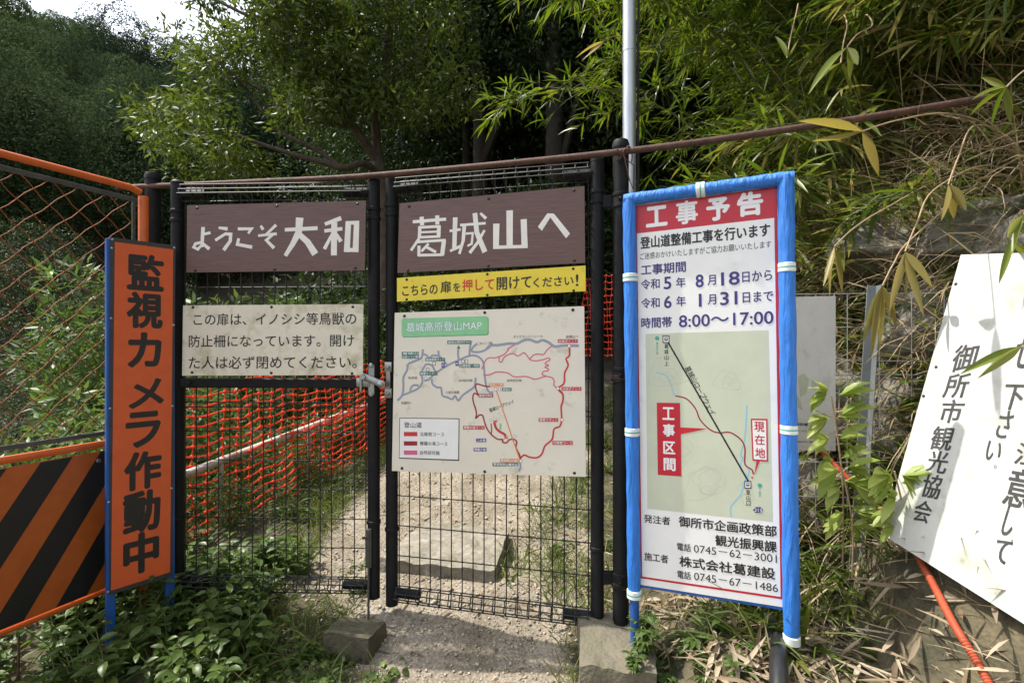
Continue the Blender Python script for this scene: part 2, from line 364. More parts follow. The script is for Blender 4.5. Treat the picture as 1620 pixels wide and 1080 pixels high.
# ------------------------------------------------------------------ signs: content is laid out in the sign's own plane
def homography(src):
    dst = [(0, 0), (1, 0), (1, 1), (0, 1)]; A = []
    for (x, y), (u, v) in zip(src, dst):
        A.append([x, y, 1, 0, 0, 0, -u * x, -u * y]); A.append([0, 0, 0, x, y, 1, -v * x, -v * y])
    h = np.linalg.solve(np.array(A, float), np.array([c for p in dst for c in p], float)); return np.append(h, 1).reshape(3, 3)

_tx = {}
def glyphs(body):
    k = body
    if k not in _tx:
        c = bpy.data.curves.new('lettering_source', 'FONT'); c.body = body; c.resolution_u = 3
        o = bpy.data.objects.new('lettering_source', c); col.objects.link(o)
        dg = bpy.context.evaluated_depsgraph_get(); me = bpy.data.meshes.new_from_object(o.evaluated_get(dg))
        V = np.array([v.co[:2] for v in me.vertices]); Fs = [tuple(p.vertices) for p in me.polygons]
        bpy.data.objects.remove(o); bpy.data.curves.remove(c); bpy.data.meshes.remove(me)
        lo, hi = V.min(0), V.max(0); _tx[k] = ((V - lo) / np.maximum(hi - lo, 1e-6), Fs)
    return _tx[k]

SMEAR = [(0, 0), (1, 0), (-1, 0), (0, 1), (0, -1), (.7, .7), (-.7, .7), (.7, -.7), (-.7, -.7)]   # heavier strokes: the same glyph laid down nine times
class Sign:
    STEP = .00025
    def __init__(s, px, corners):
        s.H = homography(px); s.c = [Vector(c) for c in corners]
        s.n = (s.c[3] - s.c[0]).cross(s.c[1] - s.c[0]).normalized()
        if s.n.dot(EYE - s.c[0]) < 0: s.n = -s.n
        s.mb = {}
    def uv(s, p):
        w = s.H @ np.array([p[0], p[1], 1.0]); return w[0] / w[2], w[1] / w[2]
    def w(s, u, v, h=0.0):
        a, b, c, d = s.c; return a * ((1 - u) * (1 - v)) + b * (u * (1 - v)) + c * (u * v) + d * ((1 - u) * v) + s.n * h
    def p(s, pt, layer=0): return s.w(*s.uv(pt), layer * s.STEP)
    def part(s, key):
        if key not in s.mb: s.mb[key] = (MB(), [])
        return s.mb[key]
    def _mi(s, key, m):
        mb, ms = s.part(key)
        if m not in ms: ms.append(m)
        return mb, ms.index(m)
    def slab(s, key, m, th, u0=0, u1=1, v0=0, v1=1, front=0.0):
        mb, mi = s._mi(key, m)
        f = [s.w(u0, v0, front), s.w(u1, v0, front), s.w(u1, v1, front), s.w(u0, v1, front)]; b = [q - s.n * th for q in f]
        mb.add(f + b, [(3, 2, 1, 0), (4, 5, 6, 7), (0, 1, 5, 4), (1, 2, 6, 5), (2, 3, 7, 6), (3, 0, 4, 7)], mi)
    def poly(s, key, m, pts, layer=1):
        mb, mi = s._mi(key, m); mb.add([s.p(q, layer) for q in pts], [tuple(range(len(pts)))], mi)
    def line(s, key, m, pts, wpx, layer=2, closed=False):
        mb, mi = s._mi(key, m); P = [s.p(q, layer) for q in pts]
        q0 = pts[len(pts) // 2]; hw = (s.p((q0[0], q0[1] + wpx), layer) - s.p(q0, layer)).length / 2
        if closed: P.append(P[0])
        n = len(P); vs = []
        for i in range(n):
            t = P[min(i + 1, n - 1)] - P[max(i - 1, 0)]; t = t.normalized() if t.length > 1e-9 else Vector((1, 0, 0))
            sd = s.n.cross(t).normalized() * hw; vs += [P[i] + sd, P[i] - sd]
        mb.add(vs, [(2 * i, 2 * i + 1, 2 * i + 3, 2 * i + 2) for i in range(n - 1)], mi)
    def disc(s, key, m, c, rpx, layer=3, n=12, dome=0.0):
        mb, mi = s._mi(key, m); o = s.p(c, layer); r = (s.p((c[0], c[1] + rpx), layer) - o).length
        a = (s.w(1, .5) - s.w(0, .5)).normalized(); b = s.n.cross(a)
        ring = [o + a * (math.cos(2 * math.pi * k / n) * r) + b * (math.sin(2 * math.pi * k / n) * r) for k in range(n)]
        if dome: mb.add(ring + [o + s.n * dome], [(k, (k + 1) % n, n) for k in range(n)], mi)
        else: mb.add(ring, [tuple(range(n))], mi)
    def text(s, key, m, body, p0, p1, hpx, bold=.0, layer=3, rot=False):
        """fit the glyphs between the mid-left pixel p0 and mid-right pixel p1, hpx tall"""
        mb, mi = s._mi(key, m); G_, Fs = glyphs(body)
        a, b = s.uv(p0), s.uv(p1)
        if not rot: v = (a[1] + b[1]) / 2; a, b = (a[0], v), (b[0], v)
        A, B = s.w(*a, layer * s.STEP), s.w(*b, layer * s.STEP); e = B - A
        mid = ((p0[0] + p1[0]) / 2, (p0[1] + p1[1]) / 2)
        h = (s.p((mid[0], mid[1] - hpx / 2)) - s.p((mid[0], mid[1] + hpx / 2))).length
        up = s.n.cross(e).normalized()
        if not rot:
            up = (s.w(.5, 0) - s.w(.5, 1)).normalized()
        elif up.dot(s.w(.5, 0) - s.w(.5, 1)) < 0: up = -up
        b_ = bold * h * .8; ed = e.normalized(); el = max(e.length - 2 * b_, e.length * .5); A = A + ed * b_; hh = h - 2 * b_
        for k, (dx, dy) in enumerate(SMEAR if bold > .006 else SMEAR[:1]):
            O_ = A + ed * (dx * b_) + up * (dy * b_) + s.n * (k * .00002)
            mb.add([O_ + ed * (float(x) * el) + up * (float(y) - .5) * hh for x, y in G_], Fs, mi)
    def column(s, key, m, chars, bold=.0, layer=3):
        for ch, cx, cy, w_, h_ in chars: s.text(key, m, ch, (cx - w_ / 2, cy), (cx + w_ / 2, cy), h_, bold, layer)
    def strokes(s, key, m, strokes, tf, layer=3):
        """cut-out lettering: each stroke a tapering polyline (x, y, width) in a traced glyph box"""
        mb, mi = s._mi(key, m)
        for k, st in enumerate(strokes):
            P = [s.p(tf(q[0], q[1]), layer + .05 * (k % 9)) for q in st]; W = [(s.p(tf(q[0] + q[2], q[1])) - s.p(tf(q[0], q[1]))).length / 2 for q in st]
            n = len(P); vs = []
            for i in range(n):
                if 0 < i < n - 1:
                    t1 = (P[i] - P[i - 1]).normalized(); t2 = (P[i + 1] - P[i]).normalized(); t = (t1 + t2).normalized()
                    k_ = 1 / max(.5, t.dot(t1))
                else: t = (P[min(i + 1, n - 1)] - P[max(i - 1, 0)]).normalized(); k_ = 1
                sd = s.n.cross(t).normalized() * W[i] * k_; vs += [P[i] + sd, P[i] - sd]
            mb.add(vs, [(2 * i, 2 * i + 1, 2 * i + 3, 2 * i + 2) for i in range(n - 1)], mi)
    def finish(s, root, order=None):
        obs = {}
        for k, (mb, ms) in s.mb.items(): obs[k] = mb.build(k, ms, root)
        return obs

def plane_hit(px, p0, n):
    d = ray(*px); t = (p0 - EYE).dot(n) / d.dot(n); return EYE + d * t
def leaf_plane(A, B, off):
    A, B = Vector((A[0], A[1], 0)), Vector((B[0], B[1], 0)); u = (B - A).normalized(); n = Vector((u.y, -u.x, 0))
    if n.y > 0: n = -n
    return A + n * off, n
def base_of(c): return (c[2] + c[3]) / 2

# ------------------------------------------------------------------ the gate
LA, LB = (-1.484, 2.300), (-.603, 2.262)          # left leaf, hinge side to latch side
RA, RB = (-.526, 2.270), (.339, 2.060)            # right leaf, latch side to hinge side

def ringcap(mb, p, r, h, n=14):
    mb.tube([p, p + Vector((0, 0, h * .7)), p + Vector((0, 0, h))], [r, r, r * .8], n)

def gate_leaf(A, B, zt, zb, label, crossbar):
    A, B = Vector((A[0], A[1], 0)), Vector((B[0], B[1], 0)); u = (B - A).normalized(); n = Vector((u.y, -u.x, 0)); L = (B - A).length
    root = empty('gate_leaf', (A + B) / 2 + Vector((0, 0, zb)), label, 'gate')
    P = lambda s_, z, o=0: A + u * s_ + n * o + Vector((0, 0, z))
    for s_ in (0, L):
        m = MB(); m.tube([P(s_, zb), P(s_, zt)], .0265, 16); m.tube([P(s_, zt), P(s_, zt + .01), P(s_, zt + .018)], [.0275, .0275, .02], 16)
        for z in (zt - .12, zt - .16, zb + .33):
            m.tube([P(s_, z - .009), P(s_, z - .006), P(s_, z + .006), P(s_, z + .009)], [.027, .0305, .0305, .027], 16)
        m.build('stile', M['black'], root, True)
    for s0, s1 in ((.02, .13), (L - .13, L - .02)):                  # sleeves that hold the rolled mesh edge
        for z in (zt - .045, zb + .055):
            m = MB(); m.tube([P(s0, z), P(s1, z)], .021, 12)
            q = P((s0 + s1) / 2, z, .022); m.tube([q - n * .004, q + n * .004, q + n * .008], [.011, .011, .006], 8)
            m.build('clamp_sleeve', M['black'], root, True)
    m = MB(); k = int(L / .052); r = .0026
    zc = zt - .045; zd = zb + .055
    for i in range(k + 1):
        s_ = .035 + (L - .07) * i / k
        m.tube([P(s_, zc - .03, .0), P(s_, zc + .03, .0), P(s_, zc + .034, .03), P(s_, zc - .006, .045), P(s_, zc - .034, .012)], r, 5)
        m.tube([P(s_, zd - .034, .012), P(s_, zd - .006, .045), P(s_, zd + .034, .03), P(s_, zd + .03, 0), P(s_, zc - .03, .0)][::-1], r, 5)
        m.tube([P(s_, zd + .03, 0), P(s_, zd - .034, .012)], r, 5)
    for z, o in ((zc + .03, -.002), (zc + .036, .03), (zc + .014, .04), (zc - .006, .047), (zc - .034, .014), (zd + .03, -.002), (zd + .036, .03), (zd + .014, .04), (zd - .006, .047), (zd - .034, .014)):
        m.tube([P(.03, z, o), P(L - .03, z, o)], r, 5)
    nz_ = 13
    for i in range(1, nz_):
        z = zd + .03 + (zc - .06 - zd) * i / nz_
        m.tube([P(.02, z, -.003), P(L - .02, z, -.003)], r, 5)
        if i in (6,): m.tube([P(.02, z - .02, -.003), P(L - .02, z - .02, -.003)], r, 5)
    m.build('wire_mesh', M['wire'], root)
    if crossbar:
        m = MB(); m.bevbox(P(L / 2, crossbar, .006), (L - .05, .03, .042), .004, (u, n, Vector((0, 0, 1))))
        for s_ in (.07, L - .07):
            q = P(s_, crossbar, .021); m.tube([q, q + n * .005, q + n * .008], [.009, .009, .005], 8)
        m.build('crossbar', M['black'], root)
    return root, P, L, n, u

left_leaf, PL, LL, nL, uL = gate_leaf(LA, LB, 1.845, .035, 'left leaf of the black wire mesh gate with a flat bar across its middle', .968)
right_leaf, PR, LR, nR, uR = gate_leaf(RA, RB, 1.862, .0, 'right leaf of the black wire mesh gate carrying the trail map board', None)

# latch on the left leaf
m = MB(); Zv = Vector((0, 0, 1))
c = PL(LL, .985, .034); m.bevbox(c, (.026, .005, .13), .002, (uL, nL, Zv))
for dz in (-.062, .062):
    q = c + Zv * dz; m.tube([q, q + nL * .008, q + nL * .012], [.010, .010, .006], 10)
c2 = PL(LL - .035, .975, .036); m.bevbox(c2, (.06, .006, .04), .003, (uL, nL, Zv))
m.bevbox(PL(LL - .042, .968, .047), (.009, .007, .07), .003, (uL, nL, Zv))
a_ = PL(LL - .03, 1.0, .048); b_ = PL(LL + .05, .968, .05)
d_ = (b_ - a_).normalized(); m.bevbox((a_ + b_) / 2, ((b_ - a_).length + .015, .007, .028), .003, (d_, nL, d_.cross(nL) * -1))
q = b_ + nL * .004; m.tube([q, q + nL * .006, q + nL * .009], [.017, .017, .012], 14); m.tube([q + nL * .009, q + nL * .016, q + nL * .019], [.011, .011, .007], 10)
q = a_ + nL * .004; m.tube([q, q + nL * .01], .012, 10)
m.build('latch', M['chrome'], left_leaf, True)
m = MB(); c = PR(0, .985, .034)
for dz in (-.058, .055):
    m.bevbox(c + Zv * dz, (.034, .006, .042), .003, (uR, nR, Zv)); q = c + Zv * dz; m.tube([q, q + nR * .007, q + nR * .011], [.009, .009, .005], 10)
m.bevbox(c, (.02, .005, .12), .002, (uR, nR, Zv))
m.build('latch_keeper', M['chrome'], right_leaf, True)
m = MB(); m.tube([PL(LL - .012, .34, .036), PL(LL - .012, -.055, .036)], .005, 8); m.bevbox(PL(LL - .012, .26, .03), (.022, .012, .17), .003, (uL, nL, Zv)); m.tube([PL(LL - .012, .31, .036), PL(LL - .03, .315, .06)], .006, 8)
m.build('drop_bolt', M['strip'], left_leaf, True)

def fixed_post(x, y, zb, zt, label, bands, r=.030):
    o = empty('gate_post', (x, y, zb), label, 'post')
    m = MB(); m.tube([(x, y, zb), (x, y, zt)], r, 18); m.build('shaft', M['black'], o, True)
    m = MB(); m.tube([(x, y, zt), (x, y, zt + .016), (x, y, zt + .03), (x, y, zt + .034)], [r * 1.08, r * 1.08, r * .9, r * .5], 18); m.build('cap', M['black'], o, True)
    for z in bands:
        m = MB()
        for dz in (-.022, .022): m.tube([(x, y, z + dz - .008), (x, y, z + dz - .005), (x, y, z + dz + .005), (x, y, z + dz + .008)], [r * 1.02, r * 1.16, r * 1.16, r * 1.02], 18)
        m.tube([(x, y, z - .018), (x, y, z + .018)], r * 1.06, 18)
        v = (EYE - Vector((x, y, z))); v.z = 0; v.normalize(); q = Vector((x, y, z)) + v * r * 1.05; m.tube([q, q + v * .008, q + v * .012], [.009, .008, .004], 8)
        m.build('hinge_band', M['black'], o, True)
    return o
hp = fixed_post(.426, 2.03, .02, 1.905, 'black round gate post right of the gate, tied beside the blue framed sign', (1.70, 1.02, .22), .031)
m = MB()
for z in (1.70, .22): m.bevbox(((.339 + .426) / 2, 2.045, z), (.05, .02, .05), .003)
m.build('hinge_bracket', M['black'], hp)
fixed_post(-1.635, 2.36, -.05, 1.885, 'black round gate post left of the gate, behind the orange barrier post', (1.2,), .031)

# rusty pipe over the gate and on into the bamboo
def spline(pts, n=6):
    P = [Vector(p) for p in pts]; out = []
    for i in range(len(P) - 1):
        p0, p1, p2, p3 = P[max(i - 1, 0)], P[i], P[i + 1], P[min(i + 2, len(P) - 1)]
        for k in range(n):
            t = k / n; out.append(.5 * ((2 * p1) + (p2 - p0) * t + (2 * p0 - 5 * p1 + 4 * p2 - p3) * t * t + (3 * p1 - p0 - 3 * p2 + p3) * t ** 3))
    return out + [P[-1]]
m = MB(); m.tube(spline([at(186, 297, 2.36), at(400, 288, 2.28), at(600, 277, 2.215), at(985, 240, 1.965), at(1300, 197, 1.83), at(1520, 162, 1.78), at(1575, 152, 1.80)]), .0125, 12)
o = m.build('rusty_pipe', M['rust'], None, True); tag(o, 'long rusty brown pipe lying across the top of the gate into the bamboo', 'pipe')
m = MB()
for k in range(3):
    a0 = at(984 + k * 3, 238, 1.965); 
    m.tube([a0 + Vector((.016 * math.cos(t) + .012 * t / 6, .05 * math.sin(t) + .03, .022 * math.cos(t * 1.0 + k) - .012 * k)) for t in np.linspace(0, 6.28, 16)], .0022, 5)
m.tube([at(976, 236, 1.93), at(988, 250, 1.94), at(1003, 262, 1.96), at(1002, 300, 1.97), at(996, 285, 1.95), at(986, 240, 1.93)], .0022, 5)
o = m.build('tie_wire', M['rust'], None); tag(o, 'rusty wire twisted round the pipe at the right gate post top', 'wire')
for k, (py, lab) in enumerate(((600, 'rusty wire tie round the right gate post, level with the middle of the sign'), (931, 'rusty wire tie round the foot of the right gate post'))):
    m = MB(); c = Vector((.426, 2.03, at(982, py, 2.0).z))
    for q in range(2): m.tube([c + Vector((.034 * math.cos(t), .034 * math.sin(t), .006 * math.sin(2 * t) + q * .008)) for t in np.linspace(0, 6.29, 20)], .0016, 5)
    m.tube([c + Vector((.0, -.034, 0)), c + Vector((.03, -.075, .012)), c + Vector((.045, -.11, .0))], .0014, 5)
    o = m.build('tie_wire', M['rust'], None); tag(o, lab, 'wire')

# galvanised pole with its cable
px_, py_ = at(995.5, 500, 2.42).x, 2.42
z0 = gz(px_, py_) - .1
root = empty('utility_pole', (px_, py_, z0), 'grey galvanised steel pole rising behind the right gate post', 'pole')
m = MB(); m.tube([(px_, py_, z0), (px_, py_, 5.5)], .0305, 20); m.build('pole_tube', M['galv'], root, True)
for z in (2.5, 3.6):
    m = MB(); m.tube([(px_, py_, z), (px_, py_, z + .02)], .0318, 20); m.build('band', M['galv'], root, True)
m = MB(); m.tube([(px_ + .05 + .004 * math.sin(z * 2.1), py_ + .02, z) for z in np.arange(.9, 5.5, .2)], .006, 6)
o = m.build('cable', M['black_plastic'], None, True); tag(o, 'thin black cable hanging down beside the galvanised pole', 'cable')

# ------------------------------------------------------------------ gate signs
Z3 = lambda ox, oy, k: (lambda x, y: (ox + x / k, oy + y / k))
T3, T4, T5 = Z3(230, 220, 2.7), Z3(570, 230, 3.2727), Z3(610, 470, 3.724)
def board(name, px, plane, label, cat, th=.003):
    c = [plane_hit(q, *plane) for q in px]; s = Sign(px, c); root = empty(name, base_of(c), label, cat); return s, root
def bolts(s, pts, r=3.2):
    for q in pts: s.disc('bolts', M['ink'], q, r, 4, 10, .004)
PLp = leaf_plane(LA, LB, .056); PRp = leaf_plane(RA, RB, .056)

s, root = board('welcome_sign', [(296, 324.8), (578.9, 317.4), (577, 427.5), (294.8, 431)], PLp, 'dark brown woodgrain sign with pale letters on the left gate leaf', 'sign')
s.slab('panel', M['brown'], .003)
YO = [[(246, 376, 16), (243, 420, 15), (241, 462, 12)], [(244, 408, 11), (277, 400, 12)], [(244, 440, 11), (214, 447, 12), (206, 462, 11), (224, 471, 11), (240, 452, 10)], [(242, 444, 11), (272, 470, 15)]]
U_ = [[(311, 379, 10), (349, 384, 15)], [(297, 433, 12), (340, 405, 12), (362, 407, 14), (360, 436, 14), (332, 475, 15)]]
KO = [[(392, 384, 13), (450, 384, 13), (436, 404, 10)], [(396, 424, 12), (390, 450, 13), (453, 462, 15)]]
SO = [[(489, 370, 10), (500, 388, 13)], [(555, 367, 13), (508, 412, 10)], [(478, 413, 10), (558, 405, 12)], [(541, 408, 12), (513, 432, 12), (546, 466, 15)]]
DAI = [[(592, 388, 15), (733, 381, 17)], [(656, 336, 33), (651, 400, 28), (625, 450, 22), (594, 499, 16)], [(650, 404, 22), (690, 440, 26), (723, 492, 30)]]
WA = [[(764, 364, 15), (835, 338, 19)], [(762, 393, 15), (840, 383, 15)], [(805, 356, 26), (803, 497, 26)], [(798, 402, 12), (762, 470, 16)], [(812, 405, 14), (834, 438, 18)], [(866, 352, 24), (859, 483, 26)], [(902, 350, 23), (897, 483, 26)], [(855, 359, 16), (913, 357, 16)], [(848, 474, 17), (909, 474, 17)]]
s.strokes('lettering', M['cream_letter'], YO + U_ + KO + SO + DAI + WA, T3)
bolts(s, [T3(*q) for q in ((220, 294), (558, 285), (906, 276), (213, 561), (548, 556), (896, 550))], 2.4)
s.finish(root)

s, root = board('notice_sign', [(289.6, 483), (574.8, 481), (574, 593), (288, 594)], PLp, 'weathered cream notice with three lines of black text on the left gate leaf', 'sign')
s.slab('panel', M['cream'], .003)
for body, x0, x1, y, h in (('この扉は、イノシシ等鳥獣の', 206, 901, 768, 52), ('防止柵になっています。開け', 186, 892, 861, 52), ('た人は必ず閉めてください。', 186, 903, 953, 54)):
    s.text('lettering', M['ink'], body, T3(x0, y), T3(x1, y), h / 2.7, .008)
bolts(s, [T3(*q) for q in ((204, 718), (540, 717), (886, 716), (200, 996), (539, 998), (883, 1000))], 2.3)
s.finish(root)

s, root = board('mountain_name_sign', [(632, 321.7), (924.5, 294.2), (925.7, 415.8), (628.7, 431.7)], PRp, 'dark brown woodgrain sign with pale letters on the right gate leaf', 'sign')
s.slab('panel', M['brown'], .003)
KA = [[(271, 395, 15), (442, 381, 15)], [(316, 369, 21), (319, 413, 21)], [(396, 362, 21), (397, 409, 21)], [(307, 421, 17), (305, 478, 17)], [(405, 416, 20), (403, 474, 20)], [(300, 424, 13), (413, 418, 13)], [(305, 449, 10), (405, 445, 10)], [(298, 475, 12), (411, 470, 12)],
      [(304, 480, 14), (262, 543, 14)], [(288, 499, 13), (440, 489, 13)], [(431, 490, 22), (421, 569, 22)], [(303, 518, 16), (302, 572, 16)], [(297, 568, 13), (426, 565, 13)], [(352, 508, 13), (315, 548, 13)], [(336, 522, 14), (390, 552, 14)]]
JO = [[(489, 372, 24), (484, 535, 22)], [(460, 442, 13), (517, 434, 13)], [(462, 546, 12), (522, 518, 16)], [(514, 412, 13), (646, 402, 13)], [(536, 408, 20), (530, 490, 17), (510, 561, 13)], [(543, 456, 11), (579, 453, 11), (574, 508, 12), (552, 520, 10)], [(590, 350, 24), (600, 450, 25), (642, 552, 27)], [(640, 438, 13), (602, 505, 15), (563, 556, 17)], [(618, 350, 12), (648, 378, 16)]]
YA = [[(701, 404, 33), (699, 533, 30)], [(770, 336, 34), (770, 524, 32)], [(843, 381, 32), (848, 531, 32)], [(684, 527, 17), (863, 522, 17)]]
s.strokes('lettering', M['cream_letter'], KA + JO + YA, T4)
s.poly('lettering', M['cream_letter'], [T4(*q) for q in ((917, 420), (966, 351), (1000, 352), (1085, 455), (1064, 480), (982, 372), (938, 441))], 3.6)
bolts(s, [T4(*q) for q in ((252, 316), (661, 276), (1106, 233), (246, 648), (660, 624), (1108, 596))], 2.4)
s.finish(root)

s, root = board('push_door_sign', [(628, 439.6), (926.3, 420), (926.6, 460.4), (628, 476.9)], PRp, 'narrow yellow strip sign with black and red text above the trail map', 'sign')
s.slab('panel', M['yellow'], .003)
for body, x0, x1, y0, y1, h, mm in (('こちらの', 218, 402, 753, 742, 54, 'ink'), ('扉', 416, 472, 734, 730, 62, 'ink'), ('を', 482, 520, 735, 733, 46, 'ink'), ('押して', 530, 696, 726, 715, 62, 'red_text'), ('開けて', 708, 888, 716, 706, 66, 'ink'), ('ください', 898, 1104, 712, 698, 50, 'ink'), ('!', 1116, 1130, 698, 697, 62, 'ink')):
    s.text('lettering', M[mm], body, T4(x0, y0), T4(x1, y1), h / 3.27, .022)
bolts(s, [T4(*q) for q in ((241, 694), (660, 666), (1103, 638), (241, 797), (660, 774), (1105, 751))], 2.2)
s.finish(root)

# the trail map
s, root = board('trail_map_board', [(624.5, 494.7), (924.2, 484.2), (926.9, 754.1), (620, 744.4)], PRp, 'cream trail map board with coloured routes on the right gate leaf', 'map board')
s.slab('panel', M['mapboard'], .003)
ZA, ZB, ZC = Z3(620, 480, 6.75), Z3(770, 480, 6.75), Z3(740, 600, 6.747)
def L_(m, pts, w, tf, layer=2, sm=True):
    if sm and len(pts) > 2:
        q = spline([(a, b, 0) for a, b in pts], 4); pts = [(v.x, v.y) for v in q]
    s.line('routes', M[m], [tf(*p) for p in pts], w, layer)
gw = 3.6
for k, pts in enumerate(([(60, 1025), (110, 970), (125, 880), (125, 780), (165, 700), (175, 640), (250, 605), (315, 575), (330, 530), (335, 480)], [(110, 970), (200, 935), (290, 890), (330, 820), (320, 740), (340, 680), (370, 640), (430, 650), (460, 700), (480, 720)],
            [(200, 935), (205, 890), (240, 860), (290, 865)], [(350, 815), (400, 800), (450, 750), (520, 700), (620, 640), (720, 595), (800, 560), (870, 545), (930, 560), (980, 610), (990, 680), (1000, 780), (1015, 870), (1040, 930), (1090, 935)],
            [(335, 530), (375, 545), (400, 575), (440, 545), (500, 545), (500, 495)], [(500, 545), (550, 590), (590, 640)], [(720, 585), (712, 540), (715, 480)], [(835, 545), (840, 470), (855, 390)], [(850, 500), (880, 450), (920, 420)], [(855, 505), (930, 510), (1000, 490), (1060, 450)],
            [(430, 795), (440, 850), (490, 885), (530, 890), (545, 970), (600, 990), (650, 1010), (680, 975), (715, 1025), (760, 970), (830, 920), (890, 870), (900, 780)])):
    L_('route_grey', pts, gw * (.9 if k else 1), ZA, 1.5 + .06 * k)
L_('route_grey', [(0, 480), (50, 440), (130, 437), (240, 420), (330, 420), (400, 385), (470, 380), (540, 405), (600, 385), (660, 405), (730, 450), (830, 440), (985, 443)], 4.2, ZB, 1.45)
for k, pts in enumerate(([(-45, 690), (0, 590), (50, 568), (100, 570), (190, 535), (240, 480), (230, 475), (305, 435)], [(140, 560), (140, 605), (165, 615), (190, 570), (230, 540), (290, 525), (340, 550), (400, 517), (435, 545), (470, 590), (530, 602), (600, 590), (660, 572), (680, 590), (640, 615), (630, 635), (665, 650), (625, 668), (660, 685), (655, 708), (610, 715), (597, 745), (640, 765), (700, 780), (725, 820), (720, 860), (760, 895)],
            [(470, 580), (500, 545), (550, 530), (610, 535), (650, 485), (700, 445)], [(-30, 758), (50, 745), (115, 720), (230, 730), (300, 770), (430, 768), (520, 797), (600, 775), (640, 765)])):
    L_('route_pink', pts, 1.9, ZB, 2.2 + .1 * k)
L_('route_red', [(883, 445), (885, 545), (850, 580), (872, 650), (835, 730), (828, 840), (765, 895), (815, 960), (815, 1030), (795, 1090)], 2.8, ZB, 2.7)
L_('route_red', [(965, 88), (1015, 140), (1020, 210), (1000, 280), (1005, 415), (985, 490), (925, 520), (905, 630), (830, 700), (795, 790), (740, 830), (660, 822), (610, 800), (568, 835)], 2.8, ZC, 2.75)
L_('route_wine', [(250, 65), (190, 60), (105, 38), (90, 80), (118, 155), (80, 135), (60, 180), (72, 250), (90, 300), (100, 360), (92, 405), (130, 370), (165, 375), (185, 440), (215, 520), (270, 590), (330, 630), (380, 632), (378, 660), (420, 668), (450, 635), (500, 632), (530, 660), (520, 720), (560, 800), (565, 850)], 2.3, ZC, 2.85)
L_('route_wine', [(258, 570), (262, 520), (255, 460)], 1.8, ZC, 2.9)
L_('route_red', [(290, 450), (310, 510), (345, 545), (390, 570), (415, 595)], 4.0, ZC, 2.95)
for a, b in (((280, 425), (320, 450)), ((320, 425), (280, 450)), ((395, 600), (435, 625)), ((435, 600), (395, 625))): L_('red_text', [a, b], 1.3, ZC, 3.1, False)
L_('route_orange', [(310, 100), (400, 370), (490, 640), (566, 862)], 1.7, ZC, 3.2, False)
L_('route_grey', [(560, 870), (570, 930), (553, 978)], 3.2, ZC, 1.6)
s.poly('routes', M['title_green'], [ZC(*q) for q in ((345, 460), (368, 460), (362, 525), (345, 540))], 3.1)
for tf, pts in ((ZA, ((203, 600), (932, 420), (366, 787), (460, 798), (992, 921))), (ZB, ((883, 445), (763, 896))), (ZC, ((185, 110), (305, 95), (347, 96), (252, 421), (508, 594), (1007, 420), (571, 866)))):
    for q in pts:
        big = tf is ZB or q in ((305, 95), (1007, 420), (571, 866))
        s.disc('routes', M['route_red'] if big else M['route_grey'], tf(*q), 2.9 if big else 2.4, 3.4); s.disc('routes', M['white'], tf(*q), 2.2 if big else 1.7, 3.8)
for q in ((456, 632), (388, 694), (766, 606), (804, 606)): 
    x, y = q; s.poly('routes', M['ink_soft'], [ZA(x - 17, y - 17), ZA(x + 17, y - 17), ZA(x + 17, y + 17), ZA(x - 17, y + 17)], 3.4); s.poly('routes', M['white'], [ZA(x - 12, y - 12), ZA(x + 12, y - 12), ZA(x + 12, y + 12), ZA(x - 12, y + 12)], 3.8)
s.poly('routes', M['teal'], [ZA(700, 475), ZA(718, 436), ZA(738, 475)], 3.3)
for q in ((553, 648), (703, 632)): x, y = q; s.poly('routes', M['violet'], [ZA(x - 18, y - 24), ZA(x + 18, y - 24), ZA(x + 18, y + 24), ZA(x - 18, y + 24)], 3.4); s.text('map_lettering', M['white'], 'WC', ZA(x - 14, y), ZA(x + 14, y), 3.4, .02, 4.2)
def plate(m, tf, x0, y0, x1, y1, body, ink='white', lines=1, pad=8):
    s.poly('name_plates', M[m], [tf(x0, y0), tf(x1, y0), tf(x1, y1), tf(x0, y1)], 4)
    rows = body.split('/'); h = (y1 - y0) / len(rows)
    for i, b in enumerate(rows):
        y = y0 + h * (i + .5); s.text('map_lettering', M[ink], b, tf(x0 + pad, y), tf(x1 - pad, y), (h * .74) / 6.75, .018, 4.8)
plate('teal', ZA, 108, 508, 290, 578, '葛城山/自然ツツジ園')
plate('teal', ZA, 362, 570, 573, 606, '葛城高原ロッジ')
plate('teal', ZA, 300, 718, 492, 755, '展望センター')
plate('teal', ZA, 598, 388, 850, 424, '葛城山頂(959.7m)')
plate('teal', ZA, 728, 636, 944, 674, '白樺食堂・売店')
plate('red_print', ZB, 762, 374, 973, 412, '分岐ポイント')
plate('red_print', ZB, 802, 880, 1012, 918, '分岐ポイント')
plate('route_wine', ZC, 122, 142, 278, 180, '葛城天神社')
plate('route_orange', ZC, 232, 30, 388, 64, '葛城山上駅')
plate('teal', ZC, 372, 78, 474, 112, '展望台')
plate('red_print', ZC, 762, 402, 968, 440, '展望スポット')
plate('red_print', ZC, 908, 648, 1122, 690, '北尾根コース')
plate('red_print', ZC, -42, 486, 186, 524, '櫛羅の滝コース')
plate('violet', ZC, 96, 622, 204, 660, '二の滝')
plate('violet', ZC, 70, 722, 206, 760, '櫛羅の滝')
plate('route_orange', ZC, 354, 842, 548, 880, '葛城登山口駅')
plate('teal', ZC, 272, 884, 546, 922, '葛城高原山麓売店')
